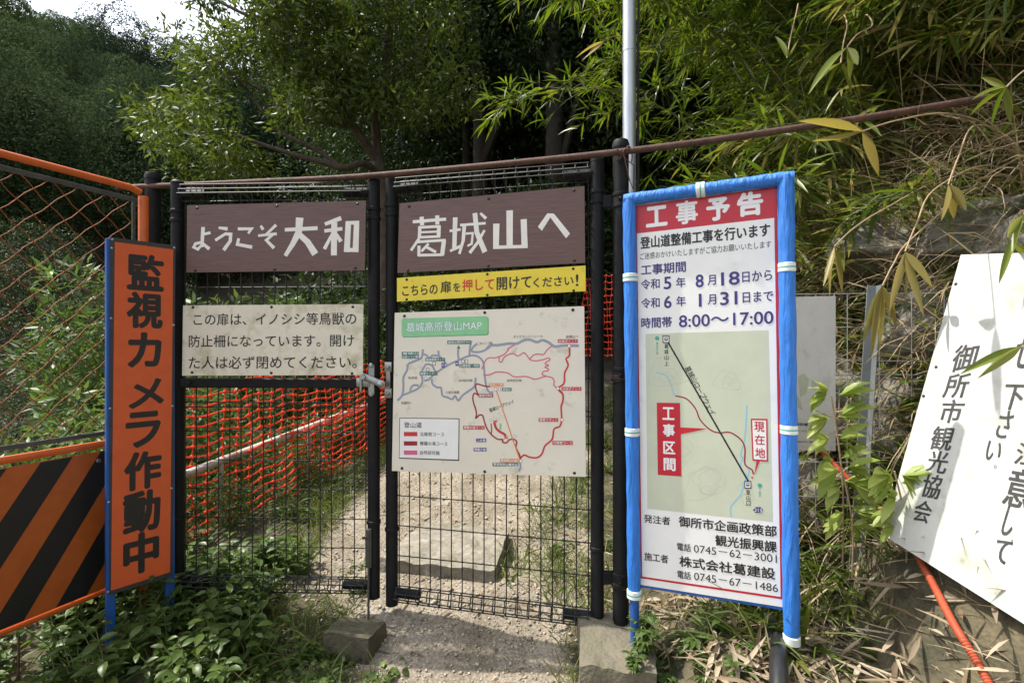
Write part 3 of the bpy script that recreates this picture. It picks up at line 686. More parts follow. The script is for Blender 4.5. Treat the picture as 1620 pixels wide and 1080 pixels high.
for tf, body, x0, x1, y, h in ((ZA, '秋津洲', 178, 270, 782, 30), (ZA, '自然研究路', 722, 868, 810, 28), (ZA, '小鳥の楽園', 580, 725, 936, 32), (ZA, '水越峠へ', 100, 215, 1048, 34), (ZA, 'キャンプ場', 950, 1080, 418, 30), (ZB, 'ダイヤモンドトレール', 290, 605, 345, 32), (ZB, '岩橋山へ', 848, 980, 347, 32), (ZB, '自然研究路', 225, 380, 810, 30)):
    s.text('map_lettering', M['ink_soft'], body, tf(x0, y), tf(x1, y), h / 6.75, .006, 4.8)
s.text('map_lettering', M['ink_soft'], '葛城ロープウェイ', ZC(238, 322), ZC(495, 222), 6.2, .01, 5.0, True)
def rr(x0, y0, x1, y1, r, tf): 
    return [tf(cx + r * math.cos(a), cy + r * math.sin(a)) for cx, cy, a0 in ((x1 - r, y0 + r, -90), (x1 - r, y1 - r, 0), (x0 + r, y1 - r, 90), (x0 + r, y0 + r, 180)) for a in [R(a0 + k * 30) for k in range(4)]]
tt = lambda x, y: ZA(x, y - .028 * (x - 105))
s.poly('title_plate', M['title_green_d'], rr(112, 166, 1040, 358, 22, tt), 1.2); s.poly('title_plate', M['title_green'], rr(105, 158, 1032, 350, 22, tt), 1.8)
s.text('title_lettering', M['teal_l'], '葛城高原登山MAP', ZA(150, 245), ZA(970, 234), 15.6, .055, 2.4)
s.text('title_lettering', M['white'], '葛城高原登山MAP', ZA(154, 245), ZA(966, 234), 14.6, .008, 3.0)
K = T5
s.poly('legend', M['ink_soft'], [K(82, 704), K(439, 708), K(437, 962), K(80, 948)], 1.2); s.poly('legend', M['white'], [K(86, 708), K(434, 713), K(431, 954), K(83, 942)], 1.8)
s.text('legend_lettering', M['ink'], '登山道', K(110, 747), K(216, 747), 9, .01)
for y, mm, body, x1 in ((801, 'route_red', '北尾根コース', 348), (857, 'route_wine', '櫛羅の滝コース', 368), (912, 'route_pink', '自然研究路', 322)):
    s.poly('legend', M[mm], [K(109, y - 13), K(189, y - 13), K(189, y + 13), K(109, y + 13)], 2.4)
    s.text('legend_lettering', M['ink'], body, K(205, y), K(x1, y + 2), 6.4, .008)
bolts(s, [K(*q) for q in ((112, 110), (588, 90), (1104, 74), (98, 1006), (588, 1026), (1113, 1034))], 2.5)
s.finish(root)

# ------------------------------------------------------------------ construction notice with a blue foam frame
pxY = [(1004.4, 326), (1229.6, 295.6), (1239, 960), (1011.7, 924)]
d0 = 1.9; cY = [EYE + ray(*q) * (d0 * k) for q, k in zip(pxY, (1, .9, .895, .995))]
s = Sign(pxY, cY); Y6, Y7, YM = Z3(960, 240, 2.7), Z3(960, 620, 2.5727), Z3(1000, 520, 3.483)
footL = Vector((cY[3].x, cY[3].y, 0)); 
root = empty('construction_notice', Vector(((cY[2].x + cY[3].x) / 2, (cY[2].y + cY[3].y) / 2, .1)), 'tall white construction notice with red heading in a blue foam padded frame', 'notice sign')
s.slab('panel', M['white'], .006, -.03, 1.04, -.02, 1.0)
s.poly('red_print', M['red_print'], [Y6(120, 232), Y6(728, 150), Y6(728, 281), Y6(124, 350)], 1)
s.line('red_print', M['red_print'], [Y6(124, 340), Y7(139, 754)], 3.6, 1.2); s.line('red_print', M['red_print'], [Y6(722, 280), Y7(714, 842)], 4.6, 1.2); s.line('red_print', M['red_print'], [Y7(136, 752), Y7(718, 838)], 3.6, 1.4)
for ch, x, y, w_, h_ in (('工', 213, 276, 92, 88), ('事', 342, 259, 94, 100), ('予', 476, 245, 102, 98), ('告', 612, 223, 112, 104)):
    s.text('lettering', M['white_letter'], ch, Y6(x - w_ / 2, y + .115 * w_ / 2), Y6(x + w_ / 2, y - .115 * w_ / 2), h_ / 2.7, .034 if ch == '事' else .055, 3)
for body, x0, y0, x1, y1, h, mm, bo in (('登山道整備工事を行います', 143, 390, 698, 333, 55, 'ink', .03), ('ご迷惑おかけいたしますがご協力お願いいたします', 142, 444, 702, 398, 30, 'ink', .004), ('工事期間', 146, 503, 338, 493, 46, 'navy', .025),
                                  ('令和', 146, 567, 226, 563, 44, 'navy', .02), ('5', 243, 561, 276, 560, 54, 'navy', .03), ('年', 296, 558, 336, 557, 44, 'navy', .02), ('8', 379, 552, 414, 551, 56, 'navy', .03), ('月', 430, 549, 466, 547, 44, 'navy', .02), ('18', 488, 543, 568, 539, 58, 'navy', .03), ('日から', 578, 535, 706, 527, 46, 'navy', .02),
                                  ('令和', 147, 647, 226, 644, 44, 'navy', .02), ('6', 244, 642, 277, 641, 54, 'navy', .03), ('年', 297, 639, 337, 637, 44, 'navy', .02), ('1', 393, 634, 405, 634, 56, 'navy', .0), ('月', 431, 632, 467, 630, 44, 'navy', .02), ('31', 484, 627, 558, 624, 58, 'navy', .03), ('日まで', 580, 622, 711, 616, 46, 'navy', .02),
                                  ('時間帯', 147, 731, 278, 727, 46, 'navy', .025), ('8:00〜17:00', 308, 723, 712, 708, 54, 'navy', .022)):
    s.text('lettering', M[mm], body, Y6(x0, y0), Y6(x1, y1), h / 2.7, bo, 3)
for body, x0, y0, x1, y1, h, bo in (('発注者', 151, 515, 258, 522, 34, .02), ('御所市企画政策部', 293, 529, 692, 562, 45, .03), ('観光振興課', 441, 605, 692, 626, 46, .03), ('電話', 286, 628, 342, 632, 32, .015), ('0745－62－3001', 354, 636, 692, 677, 32, .004), ('施工者', 153, 670, 250, 676, 34, .02), ('株式会社葛建設', 295, 690, 686, 735, 46, .03), ('電話', 287, 741, 342, 745, 32, .015), ('0745－67－1486', 355, 749, 697, 796, 32, .004)):
    s.text('lettering', M['ink'], body, Y7(x0, y0), Y7(x1, y1), h / 2.57, bo, 3)
# its printed map
q = [YM(75, 28), YM(752, 8), YM(776, 1062), YM(84, 990)]
s.poly('printed_map', M['map_green'], q, 1)
for k in range(16):
    cx, cy = random.choice(((250, 700), (560, 300), (180, 250), (640, 900), (420, 850), (330, 420))); cx += random.uniform(-40, 40); cy += random.uniform(-40, 40); r0 = random.uniform(25, 110)
    pts = [(cx + r0 * (1 + .25 * math.sin(3 * a + k)) * math.cos(a), cy + r0 * (1 + .2 * math.cos(2 * a + k)) * math.sin(a) * .9) for a in np.linspace(0, 6.283, 30)[:-1]]
    pts = [(min(max(x, 90), 740), min(max(y, 35), 980)) for x, y in pts]
    s.line('printed_map', M['map_line'], [YM(*p) for p in pts], .7, 1.3 + .02 * k, True)
def YL(m, pts, w, layer, sm=True):
    if sm: pts = [(v.x, v.y) for v in spline([(a, b, 0) for a, b in pts], 4)]
    s.line('printed_map', M[m], [YM(*p) for p in pts], w, layer)
YL('map_blue', [(130, 238), (190, 260), (215, 310), (232, 368)], 1.6, 1.8); YL('map_blue', [(632, 420), (628, 520), (618, 620), (600, 700), (645, 780), (615, 850), (600, 910), (545, 980), (548, 1035)], 2.0, 1.8); YL('map_blue', [(612, 700), (598, 760), (640, 820)], 1.6, 1.85)
YL('route_wine', [(238, 369), (300, 385), (350, 440), (375, 500), (430, 555), (480, 572), (540, 570), (600, 610), (622, 660), (622, 745), (660, 775), (668, 800)], 2.2, 2.1)
YL('ink', [(190, 60), (405, 430), (640, 838)], 2.6, 2.5, False)
for t in np.linspace(.1, .92, 9): s.disc('printed_map', M['ink'], YM(190 + 450 * t, 60 + 778 * t), 1.7, 2.8)
for x, y in ((187, 57), (638, 858)):
    for w_, mm, ly in ((19, 'ink', 3.0), (14, 'white', 3.3)): s.poly('printed_map', M[mm], [YM(x - w_, y - w_ * 1.1), YM(x + w_, y - w_ * 1.1), YM(x + w_, y + w_ * 1.1), YM(x - w_, y + w_ * 1.1)], ly)
    s.poly('printed_map', M['ink'], [YM(x - 9, y - 11), YM(x + 9, y - 11), YM(x + 9, y + 8), YM(x - 9, y + 8)], 3.6); s.poly('printed_map', M['white'], [YM(x - 6, y - 6), YM(x + 6, y - 6), YM(x + 6, y), YM(x - 6, y)], 3.9)
for x, y in ((138, 52), (704, 862)): s.disc('printed_map', M['teal_l'], YM(x, y), 3.4, 2.6)
s.column('map_lettering', M['ink'], [(c_, *YM(x, y), 6.5, 7.5) for c_, x, y in (('葛', 189, 95), ('城', 189, 126), ('山', 190, 158), ('上', 190, 190), ('登', 639, 898), ('山', 640, 930), ('口', 641, 960))], .01, 3.2)
s.column('map_lettering', M['teal_l'], [(c_, *YM(x, y), 3.6, 4.4) for c_, x, y in (('葛', 138, 80), ('城', 138, 98), ('天', 138, 116), ('神', 138, 134), ('不', 704, 884), ('動', 704, 902), ('寺', 704, 918))], .005, 3.2)
s.text('map_lettering', M['ink'], '葛城山ロープウェイ', YM(302, 208), YM(448, 470), 9.5, .012, 3.2, True)
s.poly('map_callouts', M['red_print'], [YM(136, 406), YM(264, 408), YM(266, 542), YM(415, 549), YM(269, 580), YM(272, 812), YM(142, 803)], 4.0)
s.column('callout_lettering', M['white_letter'], [(c_, *YM(x, y), 19, 20) for c_, x, y in (('工', 200, 466), ('事', 203, 558), ('区', 205, 654), ('間', 207, 746))], .035, 5.0)
s.poly('map_callouts', M['red_print'], [YM(654, 494), YM(746, 495), YM(749, 731), YM(703, 728), YM(672, 808), YM(686, 727), YM(663, 725)], 4.0)
s.poly('map_callouts', M['white'], [YM(662, 503), YM(738, 504), YM(741, 721), YM(671, 717)], 4.5)
s.column('callout_lettering', M['red_print'], [(c_, *YM(x, y), 16, 16) for c_, x, y in (('現', 701, 539), ('在', 703, 610), ('地', 706, 682))], .02, 5.2)
s.disc('map_callouts', M['route_red'], YM(662, 818), 1.6, 4.0)
hexa = [YM(694 + 28 * math.cos(R(a)), 996 + 18 * math.sin(R(a))) for a in range(0, 360, 60)]
s.poly('map_callouts', M['navy'], hexa, 4.0); s.text('callout_lettering', M['white'], '213', YM(674, 995), YM(714, 998), 5.4, .01, 5)
obs = s.finish(root)
nY = s.n; yu = (cY[1] - cY[0]).normalized()
rt = .0235
C = lambda px, py, dd=.012: s.p((px, py)) + nY * dd
LT, RT = C(996.5, 317), C(1242.5, 284)
LBt, RBt = C(1004.5, 940), C(1252, 1000)
def foam(a, b, r):
    m = MB(); n = 26; pts = [a.lerp(b, i / n) for i in range(n + 1)]; rs = [r * (1 + .05 * math.sin(i * 2.4) + .03 * math.sin(i * .9)) for i in range(n + 1)]
    rs[0] = rs[-1] = r * .93; m.tube(pts, rs, 18)
    return m.build('foam_pad', M['foam'], root, True)
dn = (LBt - LT).normalized(); dr = (RBt - RT).normalized(); top = (RT - LT).normalized()
foam(LT - top * .018, RT + top * .024, rt * .93)
foam(LT + dn * .012 - dn * .02, LBt, rt); foam(RT + dr * .012 - dr * .02, RBt, rt * 1.06)
m = MB(); m.tube([LT, LT + (LBt - LT) * 1.15], .0165, 12); m.tube([RT, RT + (RBt - RT) * 1.0], .0165, 12)
b0, b1 = s.w(-.02, 1.0, -.012), s.w(1.03, 1.0, -.012); m.box((b0 + b1) / 2, ((b1 - b0).length, .022, .02), (yu, nY, Vector((0, 0, 1))))
m.build('frame', M['blue_metal'], root, True)
for (px, py), vert in (((1109, 300), 0), ((997.5, 440), 1), ((1242.5, 424), 1), ((1001, 682), 1), ((1247, 678), 1), ((1004.5, 936), 1)):
    if vert:
        side = px < 1100; q = LT + dn * ((C(px, py) - LT).dot(dn)) if side else RT + dr * ((C(px, py) - RT).dot(dr)); d_ = dn if side else dr
    else: d_ = top; q = LT + top * ((C(px, py) - LT).dot(top))
    m = MB(); m.tube([q - d_ * .0145, q - d_ * .013, q + d_ * .013, q + d_ * .0145], [rt * 1.06, rt * 1.13, rt * 1.13, rt * 1.06], 18)
    tp = m.build('tape_band', M['tape'], root, True)
    m = MB(); m.tube([q - d_ * .002, q + d_ * .002], rt * 1.15, 18); m.build('stripe', M['teal_l'], tp, True)
m = MB(); m.tube([RBt, RBt + dr * .004, RBt + dr * .028, RBt + dr * .03], [rt * .9, rt * 1.12, rt * 1.1, rt * .9], 14); m.build('foot_cap', M['tape'], root, True)

# ------------------------------------------------------------------ surveillance sign on blue legs
pxK = [(174.8, 374.8), (277.8, 388.5), (272.7, 910.6), (173.8, 940.4)]
A0 = EYE + ray(174, 540) * 2.05; B0 = EYE + ray(275.5, 540) * 2.215
pl_ = leaf_plane((A0.x, A0.y), (B0.x, B0.y), 0)
s, root = board('camera_warning_sign', pxK, pl_, 'tall orange sign with black vertical lettering and black rim on blue legs', 'warning sign')
root.location.z = .0
s.slab('panel', M['ink_soft'], .004)
K1, K2 = Z3(0, 220, 2.7), Z3(0, 620, 2.347)
s.poly('orange_face', M['orange_sign'], [K1(491, 440), K1(740, 472), K2(631, 668), K2(412, 737)], 1.2)
chars = [('監', 621, 575, 158, 162, K1, 2.7), ('視', 618, 742, 156, 160, K1, 2.7), ('カ', 617, 914, 146, 152, K1, 2.7), ('メ', 543, 18, 132, 110, K2, 2.347), ('ラ', 532, 152, 132, 132, K2, 2.347), ('作', 530, 302, 140, 140, K2, 2.347), ('動', 526, 452, 140, 152, K2, 2.347), ('中', 524, 600, 134, 146, K2, 2.347)]
for ch, x, y, w_, h_, tf, k_ in chars:
    c_ = tf(x, y); s.text('lettering', M['ink'], ch, (c_[0] - w_ / k_ / 2, c_[1]), (c_[0] + w_ / k_ / 2, c_[1]), h_ / k_, .045, 3)
for q in (K1(481, 430), K1(745, 465), K1(478, 468), K1(475, 778), K1(741, 806), K2(409, 76), K2(640, 66), K2(404, 420), K2(637, 368), K2(402, 742)): s.disc('bolts', M['chrome'], q, 2.0, 4, 8, .003)
s.finish(root)
m = MB(); uk = (s.c[1] - s.c[0]).normalized(); nk = s.n
def legbar(c0, z1, z0, w_, d_):
    m.bevbox(Vector((c0.x, c0.y, (z1 + z0) / 2)), (w_, d_, z1 - z0), .003, (uk, nk, Vector((0, 0, 1))))
zt = (s.c[0].z + s.c[1].z) / 2 - .002
for u_, w_ in ((.02, .03), (.955, .03)):
    c0 = s.w(u_, .5, -.022); m2 = MB(); zb_ = gz(c0.x, c0.y) - .12
    m2.bevbox(Vector((c0.x, c0.y, (zt + zb_) / 2)), (w_, .03, zt - zb_), .003, (uk, nk, Vector((0, 0, 1)))); m2.build('leg', M['blue_metal'], root)
m = MB(); m.bevbox(s.w(.5, .012, -.022), ((s.c[1] - s.c[0]).length * .9, .028, .028), .003, (uk, nk, Vector((0, 0, 1)))); m.bevbox(s.w(.5, .985, -.022), ((s.c[1] - s.c[0]).length * .9, .028, .028), .003, (uk, nk, Vector((0, 0, 1)))); m.build('frame_rail', M['blue_metal'], root)

# ------------------------------------------------------------------ orange barrier with chain link and striped board
Bq = Vector((-1.654, 2.33, 0)); Bu = Vector((-.186, -.47, 0)).normalized(); BL = 1.32; Bn = Vector((-Bu.y, Bu.x, 0))
if Bn.x < 0: Bn = -Bn
BP = lambda s_, z, o=0: Bq + Bu * s_ + Bn * o + Vector((0, 0, z))
root = empty('safety_barrier', BP(BL / 2, 0), 'orange pipe barrier with chain link above and a black striped board below', 'barrier')
m = MB()
for s_ in (0, BL): m = MB(); m.tube([BP(s_, -.02), BP(s_, 1.80)], .0225, 16); m.build('post', M['orange_paint'], root, True)
for z in (1.825, .722, .107):
    m = MB(); m.tube([BP(.02, z - .012, .004), BP(.06, z, .004), BP(BL, z, .004)], .0145, 12); m.build('rail', M['orange_paint'], root, True)
m = MB(); m.bevbox(BP(BL / 2, 1.775), (BL - .06, .006, .02), .001, (Bu, Bn, Vector((0, 0, 1)))); m.bevbox(BP(BL / 2, .765), (BL - .06, .006, .018), .001, (Bu, Bn, Vector((0, 0, 1)))); m.bevbox(BP(.045, 1.27), (.014, .006, 1.0), .001, (Bu, Bn, Vector((0, 0, 1))))
m.build('edge_strip', M['strip'], root)
m = MB(); pz = .100; zlo, zhi = .775, 1.78
for sg in (1, -1):
    k = -14
    while k < 30:
        c0 = k * pz; pts = []
        s0 = .055
        nstep = int((BL - .1) / (pz / 2))
        for i in range(nstep * 2 + 1):
            s_ = s0 + i * pz / 4; z = zlo + c0 + sg * (s_ - s0)
            if i % 2 == 0: bow = 0
            else: bow = .006 * (1 if (i // 2) % 2 else -1)
            if zlo - 1e-6 <= z <= zhi + 1e-6: pts.append(BP(s_, z + bow * .6, sg * (.0035 if (i // 2) % 2 else -.001)))
        if len(pts) > 1: m.tube(pts, .0018, 5)
        k += 1
m.build('chain_link', M['chain'], root)
m = MB(); m.bevbox(BP(BL / 2, .41, .022), (BL - .04, .004, .575), .001, (Bu, Bn, Vector((0, 0, 1)))); sb = m.build('striped_board', M['orange_panel'], root)
m = MB(); z0, z1 = .125, .695; sl = 1.575; q0 = .176
def clip_poly(poly, a, lo):
    out = []
    for i in range(len(poly)):
        p, q = poly[i], poly[(i + 1) % len(poly)]; ip = (p[0] >= a) if lo else (p[0] <= a); iq = (q[0] >= a) if lo else (q[0] <= a)
        if ip: out.append(p)
        if ip != iq: t = (a - p[0]) / (q[0] - p[0]); out.append((a, p[1] + t * (q[1] - p[1])))
    return out
for k in range(-4, 8):
    a = .085 + .205 * k; b = a + .105
    poly = [(a, z1), (b, z1), (b + (z1 - z0) / sl, z0), (a + (z1 - z0) / sl, z0)]
    poly = clip_poly(clip_poly(poly, .03, True), BL - .03, False)
    if len(poly) > 2: m.add([BP(x, z, .0248) for x, z in poly], [tuple(range(len(poly)))])
m.build('black_stripes', M['ink'], sb)
m = MB()
for s_, z in ((.97, .66), (.99, .5), (.99, .25), (.2, .66), (.08, .14)): q = BP(s_, z, .0252); m.tube([q, q + Bn * .003, q + Bn * .005], [.009, .009, .005], 8)
m.build('rivets', M['chrome'], sb)
m = MB()
for s_ in (.45, .78, 1.05): m.tube([BP(s_, .1), BP(s_, gz(*BP(s_, 0).xy) - .05)], .004, 6)
m.build('ground_pin', M['rust'], root)

# ------------------------------------------------------------------ safety net fence left of the path
def net_fence(name, a, b, za, zb_, ha, hb, label, rows, cols, parent_pipe=True):
    """a, b: plan points; za/zb ground heights; ha/hb net heights"""
    a, b = Vector((a[0], a[1], 0)), Vector((b[0], b[1], 0)); n = (b - a).normalized(); nn = Vector((n.y, -n.x, 0))
    root = empty(name, (a + b) / 2 + Vector((0, 0, (za + zb_) / 2)), label, 'net fence')
    def P(t, v):
        z0 = za + (zb_ - za) * t; h = ha + (hb - ha) * t
        w = .018 * math.sin(t * 23 + v * 5) + .012 * math.sin(t * 51 + v * 13)
        sag = -.02 * math.sin(math.pi * ((t * 3) % 1)) * v
        return a.lerp(b, t) + nn * (w) + Vector((0, 0, z0 + h * v + sag + .008 * math.sin(t * 70 + v * 3)))
    m = MB()
    for i in range(rows + 1):
        v = i / rows; pts = [P(t, v) for t in np.linspace(0, 1, cols * 2 + 1)]
        rs = [.0078 if k % 2 == 0 else .0056 for k in range(len(pts))]
        m.tube(pts, rs, 5)
    for j in range(cols + 1):
        t = j / cols; m.tube([P(t, v) for v in np.linspace(0, 1, rows + 1)], .0034, 4)
        for i in range(rows + 1):
            q = P(t, i / rows); m.tube([q - n * .013, q, q + n * .013], [.005, .0135, .005], 5)
    m.build('netting', M['net'], root)
    return root, P
net, NP = net_fence('safety_net', (-1.93, 2.72), (-.72, 4.95), -.14, .40, 1.04, .62, 'orange plastic safety net along the left edge of the path behind the gate', 17, 30)
m = MB(); pa, pb = at(262, 762, 2.78), at(580, 641, 4.3); m.tube([pa, pb, pb + (pb - pa) * .6], .023, 12); m.build('hand_rail', M['pipe_white'], net, True)
for px, yb in ((490, 800), (350, 840), (596, 720)):
    t = (px - 262) / (580 - 262); Yd = 1 / ((1 - t) / 2.78 + t / 4.3); q = at(px, 762 + (641 - 762) * t, Yd)
    m = MB(); m.tube([q, (q.x, q.y, gz(q.x, q.y) - .1)], .016, 10); m.build('post', M['galv'], net, True)
q = at(503, 672, 3.75); m = MB(); m.tube([q, at(532, 795, 3.9)], .013, 8); m.build('brace', M['galv'], net, True)
net_fence('safety_net', (.86, 6.3), (1.42, 5.6), .98, 1.0, .92, .95, 'far piece of orange safety net on the right, seen past the right gate post', 12, 14)

# ------------------------------------------------------------------ stones, blocks
def rough_block(name, corners_top, zb, mt, label, cat, amp=.01, seed=0, sub=10):
    """a stone block with uneven faces: corners_top = 4 plan+z points, walls dropped to zb"""
    m = MB(); tv = [Vector(c) for c in corners_top]; n = sub; vs = []
    def nz3(p, k=9): return mnoise.noise(p * k + Vector((seed, seed * 2, 0)))
    grid = {}
    def addv(p): vs.append(p); return len(vs) - 1
    fs = []
    def patch(a, b, c, d, na, nb):
        idx = [[None] * (nb + 1) for _ in range(na + 1)]
        for i in range(na + 1):
            for j in range(nb + 1):
                u, v = i / na, j / nb; p = a * ((1 - u) * (1 - v)) + b * (u * (1 - v)) + c * (u * v) + d * ((1 - u) * v)
                key = tuple(round(x, 4) for x in p)
                if key not in grid:
                    q = Vector((p.x + amp * nz3(p), p.y + amp * nz3(p + Vector((5, 0, 0))), p.z + amp * nz3(p + Vector((0, 7, 0))) + amp * .5 * nz3(p, 30)))
                    grid[key] = addv(q)
                idx[i][j] = grid[key]
        for i in range(na):
            for j in range(nb): fs.append((idx[i][j], idx[i + 1][j], idx[i + 1][j + 1], idx[i][j + 1]))
    A, B, C_, D = tv; lo = [Vector((q.x, q.y, zb)) for q in tv]
    patch(A, B, C_, D, n, n)
    for i in range(4): p, q = tv[i], tv[(i + 1) % 4]; patch(q, p, lo[i], lo[(i + 1) % 4], n, max(3, n // 3))
    m.add(vs, fs); ob = m.build(name, mt, None, True, loc=(sum(lo, Vector((0, 0, 0))) / 4)); tag(ob, label, cat); return ob
rough_block('step_stone', [(-.66, 2.60, .062), (-.08, 2.47, .06), (-.02, 2.92, .085), (-.50, 3.08, .09)], -.05, M['stone'], 'large flat pale stone step lying on the path just behind the gate', 'step stone', .02, 3, 26)
rough_block('footing_block', [at(512, 1003, 2.06), at(583, 1012, 2.03), at(612, 982, 2.17), at(540, 974, 2.22)], -.2, M['mossy'], 'small square concrete block under the drop bolt of the gate', 'block', .011, 5, 16)
rough_block('footing_block', [(.235, 1.79, .03), (.49, 1.74, .035), (.53, 2.06, .06), (.27, 2.12, .06)], -.25, M['concrete'], 'weathered concrete footing at the base of the right gate post', 'block', .016, 8, 22)

def boulder(c, r, seed, mt, label, squash=(1, 1, 1)):
    import bmesh
    bm = bmesh.new(); bmesh.ops.create_icosphere(bm, subdivisions=5, radius=1)
    for v in bm.verts:
        p = v.co.copy(); d = 1 + .16 * mnoise.noise(p * 1.1 + Vector((seed, 0, 0))) + .12 * mnoise.noise(p * 2.7 + Vector((0, seed, 0))) + .07 * mnoise.noise(p * 7 + Vector((0, 0, seed))) + .035 * mnoise.noise(p * 17 + Vector((seed, 0, 2)))
        for kf in range(9):
            nf_ = Vector((math.sin(kf * 2.4 + seed), math.cos(kf * 1.7 + seed * 2), math.sin(kf * 3.1 + seed * .7))).normalized(); ex = p.dot(nf_) - (.62 + .2 * abs(math.sin(kf * 5.3 + seed)))
            if ex > 0: p = p - nf_ * ex * .9
        v.co = Vector((p.x * squash[0], p.y * squash[1], p.z * squash[2])) * r * d
    me = bpy.data.meshes.new('boulder'); bm.to_mesh(me); bm.free()
    me.polygons.foreach_set('use_smooth', [True] * len(me.polygons))
    ob = link_mesh('boulder', me, mt, None, c); ob.rotation_euler = (0, 0, seed * 1.3)
    return tag(ob, label, 'rock', 'boulders at the foot of the right slope')
for k, (px, py, Y, r, sq, mt, lab) in enumerate((
        (1575, 1050, 1.85, .40, (1.15, .9, .95), 'rock_pale', 'big pale rock at the lower right under the white board'),
        (1430, 1075, 1.75, .13, (1.1, 1, .8), 'rock_pale', 'low grey rock beside the orange conduit, left of the big pale rock'),
        (1385, 1000, 1.95, .20, (1, 1, 1), 'rock', 'mossy rock behind the dry stalks below the steel post'),
        (1300, 790, 2.30, 0.18, (1.1, 1, 1.0), 'rock', 'brown rock low behind the wire fence beside the notice'),
        (1310, 640, 2.42, 0.24, (1, 1, 1.1), 'rock', 'lichen spotted rock behind the small faded sign'),
        (1420, 690, 2.22, 0.24, (1, 1, 1.2), 'rock', 'upright brown rock between the steel post and the white board'),
        (1450, 530, 2.28, 0.21, (1, 1, .95), 'rock', 'grey rock behind the left edge of the white board'),
        (1395, 400, 2.55, 0.24, (1.3, 1, .8), 'rock', 'grey lichen rock above the top of the steel post'),
        (1540, 375, 2.25, 0.24, (1.5, 1, .6), 'rock', 'wide grey rock right above the white board'),
        (1480, 480, 2.35, 0.21, (1, 1, .9), 'rock', 'shadowed rock tucked behind the top left corner of the white board'),
        (1640, 390, 2.0, 0.21, (1.4, 1, .7), 'rock', 'grey rock at the right edge above the white board'))):
    boulder(at(px, py, Y), r, k * 2.7 + 1, M[mt], lab, sq)

# gravel on the path
def gravel():
    nb = NB(); n = 6500
    y = rng.uniform(1.75, 5.5, n) ; y = 1.75 + (y - 1.75) * rng.uniform(.15, 1, n)
    lo = np.interp(y, [1.0, 2.2, 2.6, 3.2, 4.2, 6], [-.9, -.8, -1.15, -1.15, -.9, .1]); hi = np.interp(y, [1.0, 2.2, 2.6, 3.2, 4.2, 6], [.3, .32, .5, .55, .8, 1.3])
    x = rng.uniform(lo, hi); z = g(x, y); r = rng.gamma(1.5, .0019, n) + .0018; r = np.minimum(r, .016)
    base = np.array([(1, 0, 0), (-1, 0, 0), (0, 1, 0), (0, -1, 0), (0, 0, 1), (0, 0, -1)], float)
    V = base[None] * (1 + rng.uniform(-.35, .35, (n, 6, 1))); V[:, :, 2] *= .65
    th = rng.uniform(0, 6.28, n); c_, s_ = np.cos(th)[:, None], np.sin(th)[:, None]
    V = np.stack([V[:, :, 0] * c_ - V[:, :, 1] * s_, V[:, :, 0] * s_ + V[:, :, 1] * c_, V[:, :, 2]], -1) * r[:, None, None] + np.stack([x, y, z + r * .25], -1)[:, None]
    f = np.array([(0, 2, 4), (2, 1, 4), (1, 3, 4), (3, 0, 4), (2, 0, 5), (1, 2, 5), (3, 1, 5), (0, 3, 5)])
    idx = (np.arange(n) * 6)[:, None, None] + f[None]
    nb.add((V.reshape(-1, 3), np.full(n * 8, 3), idx.ravel())); return nb
m_ = leafmat('gravel_chips', [G(.20, .17, .125), G(.32, .275, .21), G(.44, .385, .31), G(.26, .22, .165)], rough=.9, trans=0.0, spec=.2)
o = gravel().build('gravel', m_); tag(o, 'loose tan gravel on the path through the gate', 'gravel', None, 'stuff')

# ------------------------------------------------------------------ right side: fence, faded sign, board, pipes
FA, FB = Vector((.50, 2.16, 0)), Vector((1.72, 2.06, 0))
fu = (FB - FA).normalized(); fn = Vector((fu.y, -fu.x, 0))
root = empty('wire_fence', (1.1, 2.1, .3), 'low grey wire mesh fence behind the blue framed notice', 'fence')
m = MB(); topz = at(1325, 465, 2.1).z
for z in (topz, topz - .135, topz - .27, topz - .325, topz - .345, topz - .40, topz - .54, topz - .68, topz - .82): m.tube([FA + Vector((0, 0, z)), FB + Vector((0, 0, z))], .0019, 5)
for k in range(11):
    q = FA.lerp(FB, k / 10); m.tube([q + Vector((0, .003, topz)), q + Vector((0, .003, topz - .95))], .0019, 5)
m.build('wire_mesh', M['galv'], root)
a, b = at(1379, 452, 2.06), at(1350, 905, 1.99)
d_ = (b - a).normalized(); m = MB(); xax = (fu - d_ * fu.dot(d_)).normalized(); yax = d_.cross(xax)
L_p = (b - a).length; m.bevbox((a + b) / 2, (.034, .004, L_p), .0012, (xax, yax, -d_)); m.bevbox((a + b) / 2 + xax * .0175 + yax * .016, (.004, .034, L_p), .0012, (xax, yax, -d_))
ob = m.build('angle_post', M['steel'], root)
m = MB()
for t in (.02, .3, .36, .62): q = a + d_ * (L_p * t) - yax * .0022 * (1 if yax.y > 0 else -1) ; m.tube([q - xax * .004, q - xax * .0039], .003, 6)
m.build('bolt_holes', M['ink'], ob)

# faded sign on the fence
pf, nf = FA + fn * .02, fn
px = [(1236, 470), (1322, 468), (1322, 713), (1236, 711)]
s, root = board('faded_poster', px, (pf, nf), 'small faded grey poster wired to the fence right of the notice', 'poster')
s.slab('panel', M['grey_sign'], .002)
for q in ([(1262, 596), (1272, 590), (1280, 600), (1276, 622), (1266, 628)], [(1284, 600), (1294, 608), (1290, 618), (1283, 610)], [(1258, 618), (1266, 634), (1270, 650), (1260, 642)]): s.poly('faded_picture', M['map_line'], q, 1)
s.text('lettering', M['ink_soft'], '消防署', (1258, 671), (1278, 671), 5, .03); s.text('lettering', M['ink_soft'], '火の用心', (1258, 681), (1296, 682), 3.4, .0); s.text('lettering', M['ink_soft'], '消防署', (1258, 698), (1288, 699), 2.4, .0)
s.finish(root)

